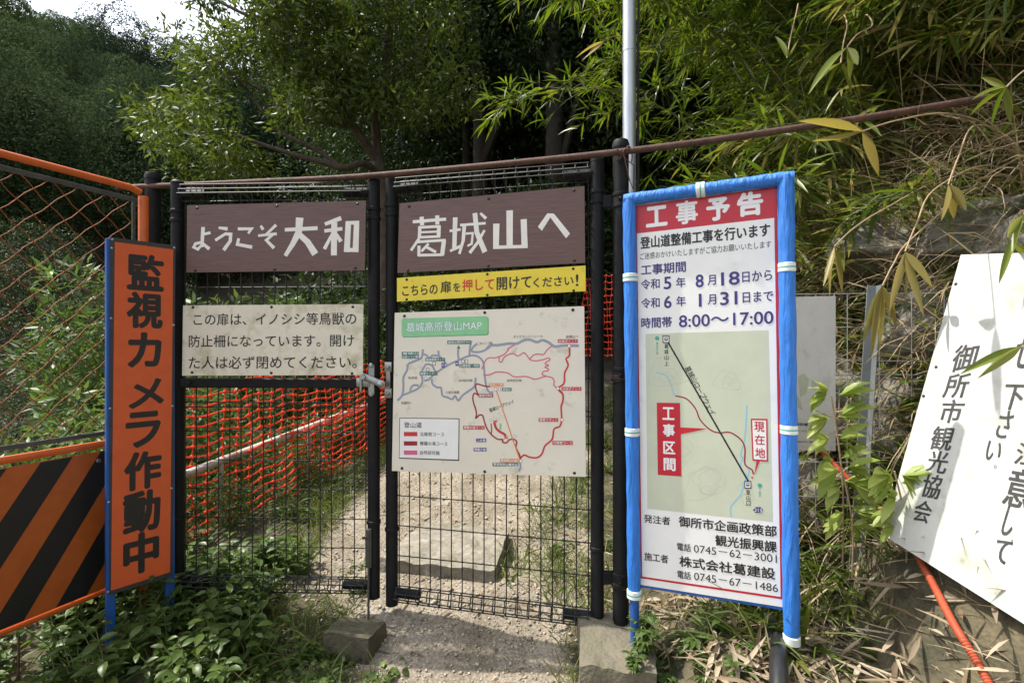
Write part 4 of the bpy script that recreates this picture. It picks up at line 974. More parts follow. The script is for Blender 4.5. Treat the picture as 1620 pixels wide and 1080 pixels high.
# white board leaning at the right, facing the path
tl, bl = at(1520, 403, 1.70), at(1396, 845, 1.75)
Bv = Vector((.04, -.44, -.06)).normalized(); Wd = .95
c4 = [tl, tl + Bv * Wd, bl + Bv * Wd, bl]
def proj(p): q = p - EYE; return (810 + F * q.x / q.y, 540 - F * q.z / q.y)
s = Sign([proj(p) for p in c4], c4)
root = empty('leaning_board', base_of(c4), 'large white painted board with brush lettering leaning against the right bank', 'board')
s.slab('panel', M['whiteboard'], .003); s.slab('board_core', M['board_edge'], .012, .002, .998, .002, .998, -.0032)
W5, W4 = Z3(1440, 600, 3.378), Z3(1480, 380, 4.157)
lu = (tl - bl).normalized()
def brush(ch, tf, x, y, w_, h_, bold=.012, k=3.378, tilt=.0):
    c_ = tf(x, y); C0 = s.p(c_, 3); hx = (s.p((c_[0] + w_ / k / 2, c_[1]), 3) - s.p((c_[0] - w_ / k / 2, c_[1]), 3)).length; hy = (s.p((c_[0], c_[1] - h_ / k / 2), 3) - s.p((c_[0], c_[1] + h_ / k / 2), 3)).length
    G_, Fs = glyphs(ch); mb, mi = s._mi('lettering', M['brush']); b_ = bold * hy * .8
    X_ = (Bv + lu * tilt).normalized()
    for k_, (dx, dy) in enumerate(SMEAR if bold > .006 else SMEAR[:1]):
        O_ = C0 + X_ * (dx * b_) + lu * (dy * b_ * .6) + s.n * (k_ * .00002); mb.add([O_ + X_ * ((float(x_) - .5) * hx) + lu * ((float(y_) - .5) * hy) for x_, y_ in G_], Fs, mi)
brush('御', W4, 192, 775, 150, 175, .024, 4.157, .25); brush('所', W4, 140, 955, 150, 160, .024, 4.157, .25)
for ch, x, y, w_, h_ in (('市', 222, 170, 115, 125), ('観', 172, 315, 112, 130), ('光', 148, 440, 104, 120), ('協', 116, 570, 96, 130), ('会', 68, 705, 86, 120)): brush(ch, W5, x, y, w_, h_, .026, 3.378, .25)
brush('下', W5, 552, 95, 112, 135, .03, tilt=.2); brush('さ', W5, 505, 240, 70, 150, .02, tilt=.2); brush('い', W5, 447, 382, 78, 105, .02, tilt=.2); brush('。', W5, 455, 466, 16, 18, .0)
brush('注', W5, 632, 400, 130, 120, .025, tilt=.2); brush('意', W5, 582, 580, 130, 210, .025, tilt=.2); brush('し', W5, 530, 755, 50, 170, .02, tilt=.1); brush('て', W5, 492, 918, 74, 130, .03, tilt=.2)
brush('せ', W4, 596, 720, 130, 240, .02, 4.157, .2)
for q in (W4(135, 287), W4(5, 832), W5(72, 88)): s.disc('bolts', M['ink'], q, 2.6, 4, 8, .003)
s.finish(root)

# conduits
def corrugated(pts, r, name, mt, label, cat):
    P = spline(pts, 24); m = MB(); rs = [r * (1.0 if k % 2 else .86) for k in range(len(P))]; m.tube(P, rs, 14); o = m.build(name, mt, None, True); return tag(o, label, cat)
corrugated([at(1290, 700, 2.12), at(1330, 745, 2.02), at(1420, 830, 1.85), at(1466, 905, 1.60), at(1508, 985, 1.42), at(1545, 1045, 1.34), at(1575, 1100, 1.28)], .0112, 'cable_conduit', M['conduit'], 'orange corrugated conduit running down under the white board', 'conduit')
m = MB(); m.tube(spline([at(1205, 960, 1.95), at(1228, 1010, 1.72), at(1232, 1060, 1.55), at(1232, 1120, 1.45)], 6), .026, 16)
o = m.build('drain_pipe', M['black_plastic'], None, True); tag(o, 'black plastic pipe end beside the right foot of the notice', 'pipe')

# ------------------------------------------------------------------ plants
def crown_arrays(clumps, radii, per, L, W, up=.55, droop=.25, shell=.55, flat=1.0, outw=.4):
    P, D, N = [], [], []
    for c_, r in zip(clumps, radii):
        n = max(8, int(per * (r / np.mean(radii)) ** 2))
        d = unit(rng.normal(size=(n, 3))); rad = r * (shell + (1 - shell) * rng.random(n)) ** .8
        rad *= (1 + .25 * np.sin(d[:, 0] * 5 + c_[0] * 3) * np.sin(d[:, 1] * 4 + c_[1]))
        p = c_ + d * rad[:, None] * np.array([1, 1, flat])
        P.append(p); D.append(d * .8 + rng.normal(size=(n, 3)) * .7 + np.array([0, 0, -droop])); N.append(rng.normal(size=(n, 3)) * .6 + d * outw + np.array([0, 0, up]))
    P, D, N = map(np.concatenate, (P, D, N)); n = len(P); k = rng.uniform(.65, 1.25, n)
    return leaf_arrays(P, D, N, L * k, W * k)

def forest_tree(name, h, cr, nclump, per, L, W, mt, label, cat, group, trunk_r=.16, base=.35, bark='bark_dark'):
    root = empty(name, (0, 0, 0), label, cat, group)
    m = MB(); lean = rng.uniform(-.3, .3, 2); tp = [Vector((lean[0] * t * t, lean[1] * t * t, -.4 + (h * .85 + .4) * t)) for t in np.linspace(0, 1, 7)]
    m.tube(tp, [trunk_r * (1.25 - t) for t in np.linspace(0, 1, 7)], 9)
    cl = []
    while len(cl) < nclump:
        d = rng.normal(size=3); d /= np.linalg.norm(d); q = d * (rng.random() ** .45); zz = h * (base + (1 - base) * .5) + q[2] * h * (1 - base) * .5
        wid = cr * (1.0 - .35 * max(0, q[2]))
        cl.append(np.array([q[0] * wid + lean[0] * .6, q[1] * wid + lean[1] * .6, zz]))
    for c_ in cl[:9]:
        t = min(.9, max(.25, (c_[2] - .3) / (h * .85) - .12)); i = int(t * 6); a = tp[i]
        m.tube([a, a.lerp(Vector(c_), .5) + Vector((0, 0, .15)), Vector(c_)], [trunk_r * .45, trunk_r * .28, trunk_r * .1], 6)
    m.build('trunk', M[bark], root, True)
    nb = NB(); nb.add(crown_arrays(cl, [cr * (rng.uniform(.36, .6) if nclump < 18 else rng.uniform(.26, .46)) for _ in cl], per, L, W, up=.3 if nclump < 18 else 1.0, droop=.1, shell=.9 if nclump < 18 else .78, outw=1.6 if nclump < 18 else .5)); nb.build('crown', M[mt], root)
    return root

def place(protos, spots, labels=None):
    used = set(); out = []
    for k, (x, y, sc, rz, v) in enumerate(spots):
        z = gz(x, y) - .05; p = protos[v % len(protos)]
        if id(p) not in used:
            used.add(id(p)); p.location = (x, y, z); p.rotation_euler = (0, 0, rz); p.scale = (sc,) * 3; o = p
        else: o = copy_tree(p, (x, y, z), rz, sc)
        out.append(o)
    return out

# far wooded hillside on the left
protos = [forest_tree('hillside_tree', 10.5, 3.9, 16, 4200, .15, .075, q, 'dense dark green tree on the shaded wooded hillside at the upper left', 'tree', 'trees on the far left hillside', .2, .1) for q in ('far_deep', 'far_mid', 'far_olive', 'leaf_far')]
spots = []
for row, r in enumerate((30, 37, 45, 54, 64, 75, 87, 99)):
    nrow = max(4, int(r * .125))
    for i in range(nrow):
        a = R(-50 + 34 * (i + .5 + .32 * math.sin(i * 7.1 + row * 2.3)) / nrow)
        rr_ = r + 2.4 * math.sin(i * 3.3 + row * 1.7); spots.append((rr_ * math.sin(a), rr_ * math.cos(a), random.uniform(.75, 1.2) * (.7 if r < 30 else 1.0), random.uniform(0, 6), random.randrange(4)))
place(protos, spots)

# forest behind the gate: tall trees whose crowns close overhead
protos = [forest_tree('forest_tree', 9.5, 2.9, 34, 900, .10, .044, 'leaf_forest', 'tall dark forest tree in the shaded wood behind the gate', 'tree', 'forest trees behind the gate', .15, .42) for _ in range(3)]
spots = []
for x, y in ((-.5, 8.2), (.9, 7.7), (2.0, 8.2), (-2.2, 11.2), (-.6, 10.4), (1.2, 10.6), (3.4, 10.5), (5.4, 9.6), (-3.2, 15), (-1.8, 13.6), (.6, 13.4), (3.0, 13.6), (5.6, 13.5), (8, 12.5), (-2.5, 17), (1, 17), (4.5, 17), (8.5, 16.5)):
    spots.append((x + random.uniform(-.3, .3), y + random.uniform(-.3, .3), random.uniform(.9, 1.15), random.uniform(0, 6), random.randrange(3)))
place(protos, spots)
# understory
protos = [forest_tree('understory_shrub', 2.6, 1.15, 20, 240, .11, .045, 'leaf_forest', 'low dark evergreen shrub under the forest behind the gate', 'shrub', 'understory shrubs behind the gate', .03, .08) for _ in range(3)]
spots = []
for y in (7.3, 8.6, 9.8, 11.5):
    for x in np.arange(-3.6 - (y - 6) * .5, 3.4 + (y - 6) * .5, 1.25):
        if y < 7 and -.2 < x < 2.0: continue
        spots.append((x + random.uniform(-.4, .4), y + random.uniform(-.4, .4), random.uniform(.8, 1.35), random.uniform(0, 6), random.randrange(3)))
place(protos, spots)
for k_, (x_, y_, s_) in enumerate(((3.4, 9.3, 2.0), (4.6, 11.2, 2.2), (2.3, 11.6, 2.2), (5.8, 12.4, 2.4), (3.6, 14.5, 2.5), (1.4, 9.4, 1.5), (6.8, 14.2, 2.6), (.2, 12.2, 2.0))): copy_tree(protos[k_ % 3], (x_, y_, gz(x_, y_) - .1), k_ * 1.3, s_)
for k_, (x_, y_, s_) in enumerate(((-2.9, 6.9, 1.1), (-1.9, 7.0, 1.0), (-1.0, 7.2, .95), (-3.9, 7.3, 1.2), (-2.3, 8.0, 1.3), (-3.3, 9.0, 1.4), (-1.2, 8.4, 1.2), (-4.6, 8.8, 1.3))): copy_tree(protos[k_ % 3], (x_, y_, gz(x_, y_) - .1), k_ * 1.7, s_)
protos = [forest_tree('leafy_bush', 1.7, .8, 16, 200, .10, .034, 'leaf_bush', 'bright green leafy bush below the path edge behind the left gate leaf', 'bush', 'bushes left of the path', .02, .05) for _ in range(3)]
spots = [(-2.6, 6.4, 1.35, 1, 1), (-1.9, 6.6, 1.2, 3, 2), (-1.3, 6.7, 1.05, 5, 0), (-3.2, 6.6, 1.5, 2, 0), (-2.9, 4.2, 1.0, 0, 0), (-2.3, 4.9, .9, 1, 1), (-2.0, 5.6, 1.0, 2, 2), (-1.5, 6.2, .9, 4, 1), (-2.9, 6.0, 1.15, 5, 2), (-1.2, 5.5, .55, 1, 0), (-2.3, 3.7, .75, 2, 1), (-2.7, 3.1, .7, 4, 2), (-2.1, 3.15, .34, 1, 0), (-1.85, 3.6, .36, 2, 1), (-1.65, 4.1, .36, 3, 2), (-1.95, 2.8, .26, 5, 1), (-1.45, 4.6, .36, 0, 0), (-1.7, 3.1, .2, 0, 2), (-1.5, 3.6, .2, 0, 1)]
place(protos, spots)

# bright bush seen through the chain link
o = forest_tree('leafy_shrub', 3.5, .8, 20, 300, .13, .03, 'leaf_bush', 'bright green long leaved shrub seen through the chain link', 'shrub', None, .04, .42)
o.location = (-4.1, 5.2, gz(-4.1, 5.2) + .15)
protos = [forest_tree('valley_tree', 4.6, 1.8, 26, 1300, .065, .028, 'leaf_forest', 'dark tree filling the valley behind the orange barrier', 'tree', 'valley trees behind the barrier', .08, .1) for _ in range(2)]
place(protos, [(-9.0, 9.2, .75, 3, 1), (-7.4, 12.0, .9, 4, 0), (-11.5, 13, 1.0, 4, 1), (-14.5, 15.5, 1.1, 2, 0), (-10.2, 16.0, 1.0, 5, 1), (-7.5, 6.6, .5, 0, 0), (-5.6, 8.4, .55, 2, 1)])

# the spreading tree with bare limbs over the left leaf
TB = Vector((at(603, 300, 6.2).x, 6.2, 0)); TB.z = gz(TB.x, TB.y) - .1
root = empty('spreading_tree', TB, 'spreading broadleaf tree with bare forked limbs and olive leaves above the left gate leaf', 'tree')
A = lambda px, py, Y: at(px, py, Y)
limbs = [([TB, A(606, 380, 6.2), A(604, 300, 6.2), A(597, 250, 6.2)], [.12, .10, .085, .07]),
         ([A(597, 250, 6.2), A(594, 190, 6.2), A(600, 150, 6.2), A(610, 80, 6.3), A(615, -40, 6.4)], [.06, .05, .042, .034, .02]),
         ([A(597, 255, 6.2), A(570, 215, 6.0), A(545, 180, 5.9), A(525, 130, 5.8), A(500, 60, 5.7), A(490, -60, 5.6)], [.06, .052, .046, .04, .032, .02]),
         ([A(598, 275, 6.2), A(575, 258, 5.9), A(545, 266, 5.6), A(505, 255, 5.5), A(450, 240, 5.4), A(380, 215, 5.3), A(300, 175, 5.2)], [.045, .04, .034, .03, .024, .017, .008]),
         ([A(540, 266, 5.6), A(500, 236, 5.6), A(440, 205, 5.6), A(380, 130, 5.5), A(320, 80, 5.4)], [.028, .024, .02, .014, .008]),
         ([A(555, 200, 5.95), A(500, 190, 5.7), A(430, 150, 5.5), A(340, 110, 5.4)], [.03, .024, .018, .008]),
         ([A(525, 130, 5.8), A(460, 60, 5.6), A(380, 20, 5.4), A(300, -20, 5.3)], [.03, .024, .016, .01]),
         ([A(600, 150, 6.2), A(650, 90, 6.0), A(690, 30, 5.9), A(720, -40, 5.8)], [.03, .024, .016, .01])]
m = MB()
for pts, rs in limbs:
    q = spline(pts, 4); rr2 = np.interp(np.linspace(0, 1, len(q)), np.linspace(0, 1, len(rs)), rs); m.tube(q, [float(v) for v in rr2], 9)
m.build('trunk', M['bark'], root, True)
cl, rd = [], []
for k in range(175):
    px = rng.uniform(215, 590); py = rng.uniform(-120, 285)
    lim = np.interp(py, [-120, 0, 60, 120, 160, 185, 230, 285], [300, 300, 262, 258, 240, 200, 225, 250])
    if px < lim + 12: continue
    if py > 205 and px > 400: continue
    if px > 490 and py > 120: continue
    cl.append(np.array(A(px, py, rng.uniform(4.7, 6.4)))); rd.append(rng.uniform(.17, .36))
for k in range(105):
    cl.append(np.array(A(rng.uniform(440, 740), rng.uniform(-140, 185), rng.uniform(5.2, 6.6)))); rd.append(rng.uniform(.2, .34))
nb = NB(); nb.add(crown_arrays(cl, rd, 145, .085, .026, up=.5, droop=.35, shell=.15, flat=.7)); nb.build('crown', M['leaf_olive'], root)

# bamboo
def bamboo(n_leaf_groups, length, label, group, lmin=.10, lmax=.19, mt='leaf_bamboo', name='bamboo_plant'):
    root = empty(name, (0, 0, 0), label, 'bamboo', group)
    m = MB(); nst = 14; pts = []; d = Vector((rng.uniform(.12, .3), rng.uniform(-.1, .1), 1)).normalized(); p = Vector((0, 0, -.2)); st = length / nst
    for i in range(nst + 1):
        pts.append(p.copy()); d = (d + Vector((.10, rng.uniform(-.03, .03), -.012 - .014 * i))).normalized() if i > 2 else d; p = p + d * st
    m.tube(pts, [.010 * (1 - .75 * i / nst) + .001 for i in range(nst + 1)], 6)
    P, D, N = [], [], []
    for k in range(n_leaf_groups):
        t = rng.uniform(.28, 1.0); f_ = t * nst; i = min(int(f_), nst - 1); q = pts[i].lerp(pts[i + 1], f_ - i)
        az = rng.uniform(0, 6.28); out = Vector((math.cos(az), math.sin(az), rng.uniform(-.3, .5))); bl_ = rng.uniform(.12, .55) * (1.1 - .5 * t); e = q + out * bl_ + Vector((0, 0, -.25 * bl_))
        m.tube([q, q.lerp(e, .5) + Vector((0, 0, .03)), e], [.003, .002, .0012], 4)
        nl = rng.integers(5, 9); o_ = np.array(out); o_[2] -= .35
        for j in range(nl):
            P.append(np.array(e) - o_ * .02 * j); D.append(o_ * .9 + rng.normal(size=3) * .55); N.append(np.array([0, 0, 1.0]) + rng.normal(size=3) * .5)
    m.build('culm', M['stem'], root)
    P, D, N = map(np.array, (P, D, N)); n = len(P); L = rng.uniform(lmin, lmax, n)
    nb = NB(); nb.add(leaf_arrays(P, D, N, L, L * rng.uniform(.085, .125, n), 3, rng.uniform(.2, .8, n), .3)); nb.build('leaves', M[mt], root)
    return root
protos = [bamboo(120, rng.uniform(2.6, 3.6), 'arching bamboo plant with long narrow leaves in the thicket on the right bank', 'bamboo thicket on the right bank') for _ in range(6)]
spots = []
for k in range(165):
    y = rng.uniform(2.6, 7.0); x = float(xe(y)) + (rng.uniform(.8 + .5 * (y - 3), 3.3 + .35 * (y - 3)) if y > 3.3 else rng.uniform(1.75, 3.3)); spots.append((x, y, rng.uniform(.75, 1.15), math.pi + rng.uniform(-.3, 1.9), int(rng.integers(6))))
place(protos, spots)

protos = [bamboo(26, rng.uniform(.9, 1.4), 'low dwarf bamboo with long drooping leaves on the dry bank above the white board', 'dwarf bamboo on the dry bank', .13, .25, 'leaf_sasa', 'dwarf_bamboo') for _ in range(4)]
spots = []
for k in range(88):
    y = rng.uniform(2.0, 3.6); x = float(xe(y)) + rng.uniform(1.05 if y > 2.75 else 1.85, 2.8); spots.append((x, y, rng.uniform(.6, 1.0), math.pi + rng.uniform(-.5, 1.6), int(rng.integers(4))))
place(protos, spots)

def spray(p, dirs, L, W, mt, label, stem=None, droop=.5, cat='leaf spray'):
    """a single bamboo twig: its stem and a fan of leaves"""
    root = empty('bamboo_sprig', p, label, cat)
    m = MB(); m.tube(stem if stem else [Vector(p), Vector(p) + Vector((.1, .1, .1))], .0027, 6); m.build('stem', M['stem_dry'], root)
    n = len(dirs); P = np.repeat(np.array(p)[None], n, 0); D = np.array(dirs, float); N = np.cross(D, np.cross(np.array([0, -1.0, .6]), D)) + rng.normal(size=(n, 3)) * .2
    nb = NB(); nb.add(leaf_arrays(P, D, N, np.array(L), np.array(W), 8, droop, .35, .3)); nb.build('leaves', M[mt], root)
def fan(px, py, Y, ends, wpx, mt, label, stem_px, droop=.15):
    p = at(px, py, Y); ds = [at(a, b, Y + rng.uniform(-.06, .06)) - p for a, b in ends]
    e0 = at(*stem_px, Y + .15); ex = max(e0.x + .5, 2.2) if Y < 2.6 else e0.x + .3; ey = max(Y + .35, 2.2); e1 = Vector((ex, ey, max(gz(ex, ey) - .02, .2))) if py > 150 else e0 + Vector((.35, .6, .3))
    spray(p, ds, [d.length for d in ds], [wpx * Y / F * .9] * len(ds), mt, label, spline([p, at((px * .6 + stem_px[0] * .4), (py * .6 + stem_px[1] * .4) - 6, Y + .05), e0, e0.lerp(e1, .5) + Vector((0, 0, .08)), e1], 5), droop + .2)
fan(1364, 208, 1.62, [(1264, 180), (1283, 214), (1392, 276)], 17, 'leaf_yellow', 'large yellow green bamboo leaves hanging before the rusty pipe', (1500, 180), .04)
fan(1500, 292, 1.7, [(1510, 345), (1532, 332), (1487, 350)], 16, 'leaf_yellow', 'drooping yellow bamboo leaves on the dry bank above the white board', (1540, 200), .1)
fan(1432, 398, 1.72, [(1480, 452), (1432, 470), (1404, 492), (1466, 500), (1416, 462)], 13, 'leaf_yellow', 'hanging cluster of yellow green bamboo leaves above the white board corner', (1478, 300), .1)
fan(1396, 452, 1.8, [(1376, 565), (1388, 560), (1420, 520), (1408, 500), (1362, 540)], 13, 'leaf_yellow', 'long yellow bamboo leaves hanging over the top of the steel post', (1440, 380), .1)
fan(1320, 390, 1.9, [(1312, 470), (1334, 465), (1300, 450)], 11, 'leaf_yellow', 'pale bamboo leaves hanging above the small faded poster', (1400, 330), .1)
fan(1616, 548, 1.34, [(1514, 584), (1543, 590)], 15, 'leaf_bamboo', 'green bamboo leaves in front of the white board', (1660, 560), .05)
fan(1600, 380, 1.5, [(1578, 448), (1640, 420)], 11, 'leaf_bamboo', 'dark green bamboo leaf hanging over the top edge of the white board', (1640, 330), .05)
fan(1620, 340, 1.5, [(1600, 400), (1592, 372), (1640, 400)], 13, 'leaf_bamboo', 'green bamboo leaves at the right edge above the white board', (1660, 280), .05)
fan(1330, 100, 2.1, [(1300, 150), (1348, 148), (1290, 125)], 14, 'leaf_bamboo', 'pale bamboo leaf trio in the upper thicket', (1340, 40), .1)
fan(1245, 92, 2.2, [(1228, 55), (1240, 68), (1262, 58)], 12, 'leaf_bamboo', 'small bamboo leaf trio in the thicket near the galvanised pole', (1260, 20), .1)
fan(1340, 75, 2.0, [(1270, 140), (1344, 128), (1360, 100)], 15, 'leaf_bamboo', 'big folded bamboo leaves hanging in the middle of the thicket', (1380, 40), .25)
fan(1592, 138, 1.66, [(1530, 176), (1556, 118), (1600, 196), (1536, 150), (1566, 200)], 12, 'leaf_bamboo', 'green bamboo leaves hiding the far right end of the rusty pipe', (1660, 90), .1)
fan(955, 66, 2.9, [(908, 88), (918, 92), (930, 82)], 9, 'leaf_yellow', 'lone yellow bamboo twig left of the galvanised pole', (1000, 60), .05)

# dry grass and dead stems hanging on the right bank
def dry_bank():
    nb = NB(); n = 7800
    y = rng.uniform(1.7, 3.4, n); x = xe(y) + rng.uniform(.75, 2.0, n); z = g(x, y)
    k = ((y > 1.95) | (x < 1.02)) & ((z > 1.45) | (rng.random(n) < np.where(z > .62, .5, .28))); x, y, z = x[k], y[k], z[k]; n = len(x)
    P = np.stack([x, y, z], -1); D = np.stack([-.75 + rng.normal(size=n) * .45, -.35 + rng.normal(size=n) * .5, .15 + rng.normal(size=n) * .5], -1); N = np.stack([rng.normal(size=n) * .5 - .5, rng.normal(size=n) * .5, np.ones(n)], -1)
    nb.add(leaf_arrays(P, D, N, rng.uniform(.18, .6, n), rng.uniform(.003, .008, n), 4, rng.uniform(.3, 1.6, n), .3))
    n = 170; y = rng.uniform(2.3, 4.2, n); x = xe(y) + rng.uniform(1.1, 2.8, n); z = g(x, y)
    nb.add(leaf_arrays(np.stack([x, y, z], -1), np.stack([-.35 + rng.normal(size=n) * .3, -.2 + rng.normal(size=n) * .25, np.ones(n)], -1), rng.normal(size=(n, 3)), rng.uniform(.6, 1.6, n), rng.uniform(.003, .006, n), 5, rng.uniform(.0, .9, n), .5)); return nb
o = dry_bank().build('dry_grass', M['straw']); tag(o, 'dry tan grass and dead stems hanging on the right bank', 'dry grass', None, 'stuff')
def green_bank():
    nb = NB(); n = 11000
    y = rng.uniform(1.7, 4.2, n); x = xe(y) + rng.uniform(.5, 2.4, n); z = g(x, y)
    k = (y > 1.95) | (x < 1.0); x, y, z = x[k], y[k], z[k]; n = len(x)
    P = np.stack([x, y, z], -1); D = np.stack([-.6 + rng.normal(size=n) * .6, -.3 + rng.normal(size=n) * .6, .5 + rng.normal(size=n) * .4], -1); N = np.stack([rng.normal(size=n) * .5, rng.normal(size=n) * .5, np.ones(n)], -1)
    nb.add(leaf_arrays(P, D, N, rng.uniform(.10, .30, n), rng.uniform(.008, .021, n), 4, rng.uniform(.3, 1.2, n), .3)); return nb
o = green_bank().build('bank_undergrowth', M['leaf_bamboo']); tag(o, 'short green undergrowth scattered over the right bank', 'undergrowth', None, 'stuff')
def litter():
    nb = NB(); n = 2600
    y = rng.uniform(.9, 2.6, n); x = np.where(rng.random(n) < .75, rng.uniform(.62, 1.5, n), rng.uniform(.3, 1.0, n)); z = g(x, y)
    P = np.stack([x, y, z + rng.uniform(.002, .03, n)], -1); D = np.stack([rng.normal(size=n), rng.normal(size=n), rng.normal(size=n) * .25], -1); N = np.stack([rng.normal(size=n) * .4, rng.normal(size=n) * .4, np.ones(n)], -1)
    nb.add(leaf_arrays(P, D, N, rng.uniform(.05, .17, n), rng.uniform(.006, .018, n), 3, rng.uniform(-.3, .6, n), .4, .2)); return nb
def path_litter(nb):
    n = 650; y = rng.uniform(1.8, 4.5, n); x = rng.uniform(-1.5, .6, n) + .12 * (y - 2); z = g(x, y)
    nb.add(leaf_arrays(np.stack([x, y, z + rng.uniform(.002, .012, n)], -1), np.stack([rng.normal(size=n), rng.normal(size=n), rng.normal(size=n) * .12], -1), np.stack([rng.normal(size=n) * .3, rng.normal(size=n) * .3, np.ones(n)], -1), rng.uniform(.02, .075, n), rng.uniform(.005, .014, n), 3, rng.uniform(-.3, .5, n), .4, .2)); return nb
o = path_litter(litter()).build('fallen_leaves', M['litter']); tag(o, 'dry bamboo leaf litter under the notice and the white board', 'leaf litter', None, 'stuff')

# grass on the path sides
def grass():
    nb = NB(); n = 17000
    y = rng.uniform(1.7, 6.0, n); side = rng.random(n) < .62
    lo = np.interp(y, [1.0, 1.9, 2.2, 2.6, 3.2, 4.2, 6, 9], [-.55, -.5, -.7, -1.08, -1.08, -.85, .05, .8]); hi = np.interp(y, [1.0, 2.2, 2.6, 3.2, 4.2, 6, 9], [.24, .24, .20, .22, .6, 1.2, 1.9])
    off = rng.gamma(1.6, .22, n); x = np.where(side, lo - off + .06, hi + off * .8 - .10)
    keep = (np.sin(x * 7 + y * 5) + np.sin(y * 11 - x * 3) + rng.normal(size=n) * .7 > -.3) & (x > -3.6)
    x, y = x[keep], y[keep]; n = len(x); z = g(x, y)
    P = np.stack([x, y, z - .005], -1); D = np.stack([rng.normal(size=n) * .55, rng.normal(size=n) * .55, np.ones(n)], -1); N = np.stack([rng.normal(size=n), rng.normal(size=n), np.ones(n) * .3], -1)
    nb.add(leaf_arrays(P, D, N, rng.uniform(.04, .17, n), rng.uniform(.003, .007, n), 3, rng.uniform(.2, 1.4, n), .2)); return nb
o = grass().build('grass', M['grass']); tag(o, 'short grass along both sides of the path', 'grass', None, 'stuff')

def herb(name, nst, h, nl, L, W, mt, label, cat, group, spread=.6, lobes=False, stem='stem'):
    root = empty(name, (0, 0, 0), label, cat, group); m = MB(); P, D, N = [], [], []
    for k in range(nst):
        az = rng.uniform(0, 6.28); ln = rng.uniform(.2, spread); hh = h * rng.uniform(.6, 1.1); q = [Vector((0, 0, -.02)), Vector((math.cos(az) * ln * hh * .35, math.sin(az) * ln * hh * .35, hh * .55)), Vector((math.cos(az) * ln * hh, math.sin(az) * ln * hh, hh))]
        m.tube(q, [.003, .0024, .0012], 5)
        for j in range(nl):
            t = .25 + .75 * (j + rng.random()) / nl; p = q[0].lerp(q[1], t * 2) if t < .5 else q[1].lerp(q[2], t * 2 - 1); a2 = j * 2.4 + az
            d = np.array([math.cos(a2), math.sin(a2), rng.uniform(-.1, .5)])
            if lobes:
                for w_ in (-.75, -.4, 0, .4, .75):
                    dd = np.array([math.cos(a2 + w_), math.sin(a2 + w_), d[2]]); P.append(np.array(p) + d * L * .25 * (1 - abs(w_))); D.append(dd); N.append(np.array([0, 0, 1.0]) + rng.normal(size=3) * .25)
            else: P.append(np.array(p)); D.append(d); N.append(np.array([0, 0, 1.0]) + rng.normal(size=3) * .35)
    m.build('stems', M[stem], root)
    P, D, N = map(np.array, (P, D, N)); n = len(P); k = rng.uniform(.6, 1.2, n)
    nb = NB(); nb.add(leaf_arrays(P, D, N, L * k, W * k, 4, rng.uniform(.2, .9, n), .42, .15)); nb.build('leaves', M[mt], root)
    return root
protos = [herb('weed_plant', 7, .22, 9, .052, .024, 'leaf_weed', 'broad leaved dark green weed at the foot of the left gate leaf and barrier', 'weed', 'weeds at the lower left') for _ in range(4)]
spots = []
for k in range(140):
    y = rng.uniform(1.78, 2.65); x = rng.uniform(-2.3, -.62)
    if x > -1.0 and rng.random() < .55: continue
    spots.append((x, y, rng.uniform(.55, 1.25) * (1.0 if x < -1 else .6), rng.uniform(0, 6), int(rng.integers(4))))
place(protos, spots)
protos = [herb('clover_plant', 9, .09, 4, .03, .024, 'leaf_weed', 'small round leaved green weed around the concrete block under the drop bolt', 'weed', 'small weeds near the footing block', 1.3) for _ in range(2)]
place(protos, [(float(rng.uniform(-1.0, -.45)), float(rng.uniform(1.78, 2.1)), float(rng.uniform(.7, 1.3)), float(rng.uniform(0, 6)), int(rng.integers(2))) for _ in range(26)])
protos = [herb('path_weed', 5, .14, 5, .06, .02, 'leaf_bush', 'low bright green weed beside the path behind the gate', 'weed', 'weeds beside the path behind the gate', .9) for _ in range(3)]
spots = []
for k in range(130):
    y = float(rng.uniform(2.5, 6.5)); l = float(np.interp(y, [2.6, 3.2, 4.2, 6, 9], [-1.15, -1.15, -.95, 0, .8])); r_ = float(np.interp(y, [2.6, 3.2, 4.2, 6], [.22, .25, .6, 1.2]))
    x = l - abs(rng.normal()) * .45 if k % 3 else r_ + abs(rng.normal()) * .25; spots.append((float(x), y, float(rng.uniform(.6, 1.3)), float(rng.uniform(0, 6)), int(rng.integers(3))))
place(protos, spots)
protos = [herb('bank_weed', 6, .30, 6, .085, .035, 'leaf_bush', 'green broad leaved weed growing at the foot of the right bank', 'weed', 'weeds on the right bank', .8) for _ in range(3)]
spots = []
for k in range(54):
    y = float(rng.uniform(1.98, 3.4)); x = float(xe(y) + rng.uniform(.3, 1.9)); spots.append((x, y, float(rng.uniform(.5, 1.1)), float(rng.uniform(0, 6)), int(rng.integers(3))))
place(protos, spots)
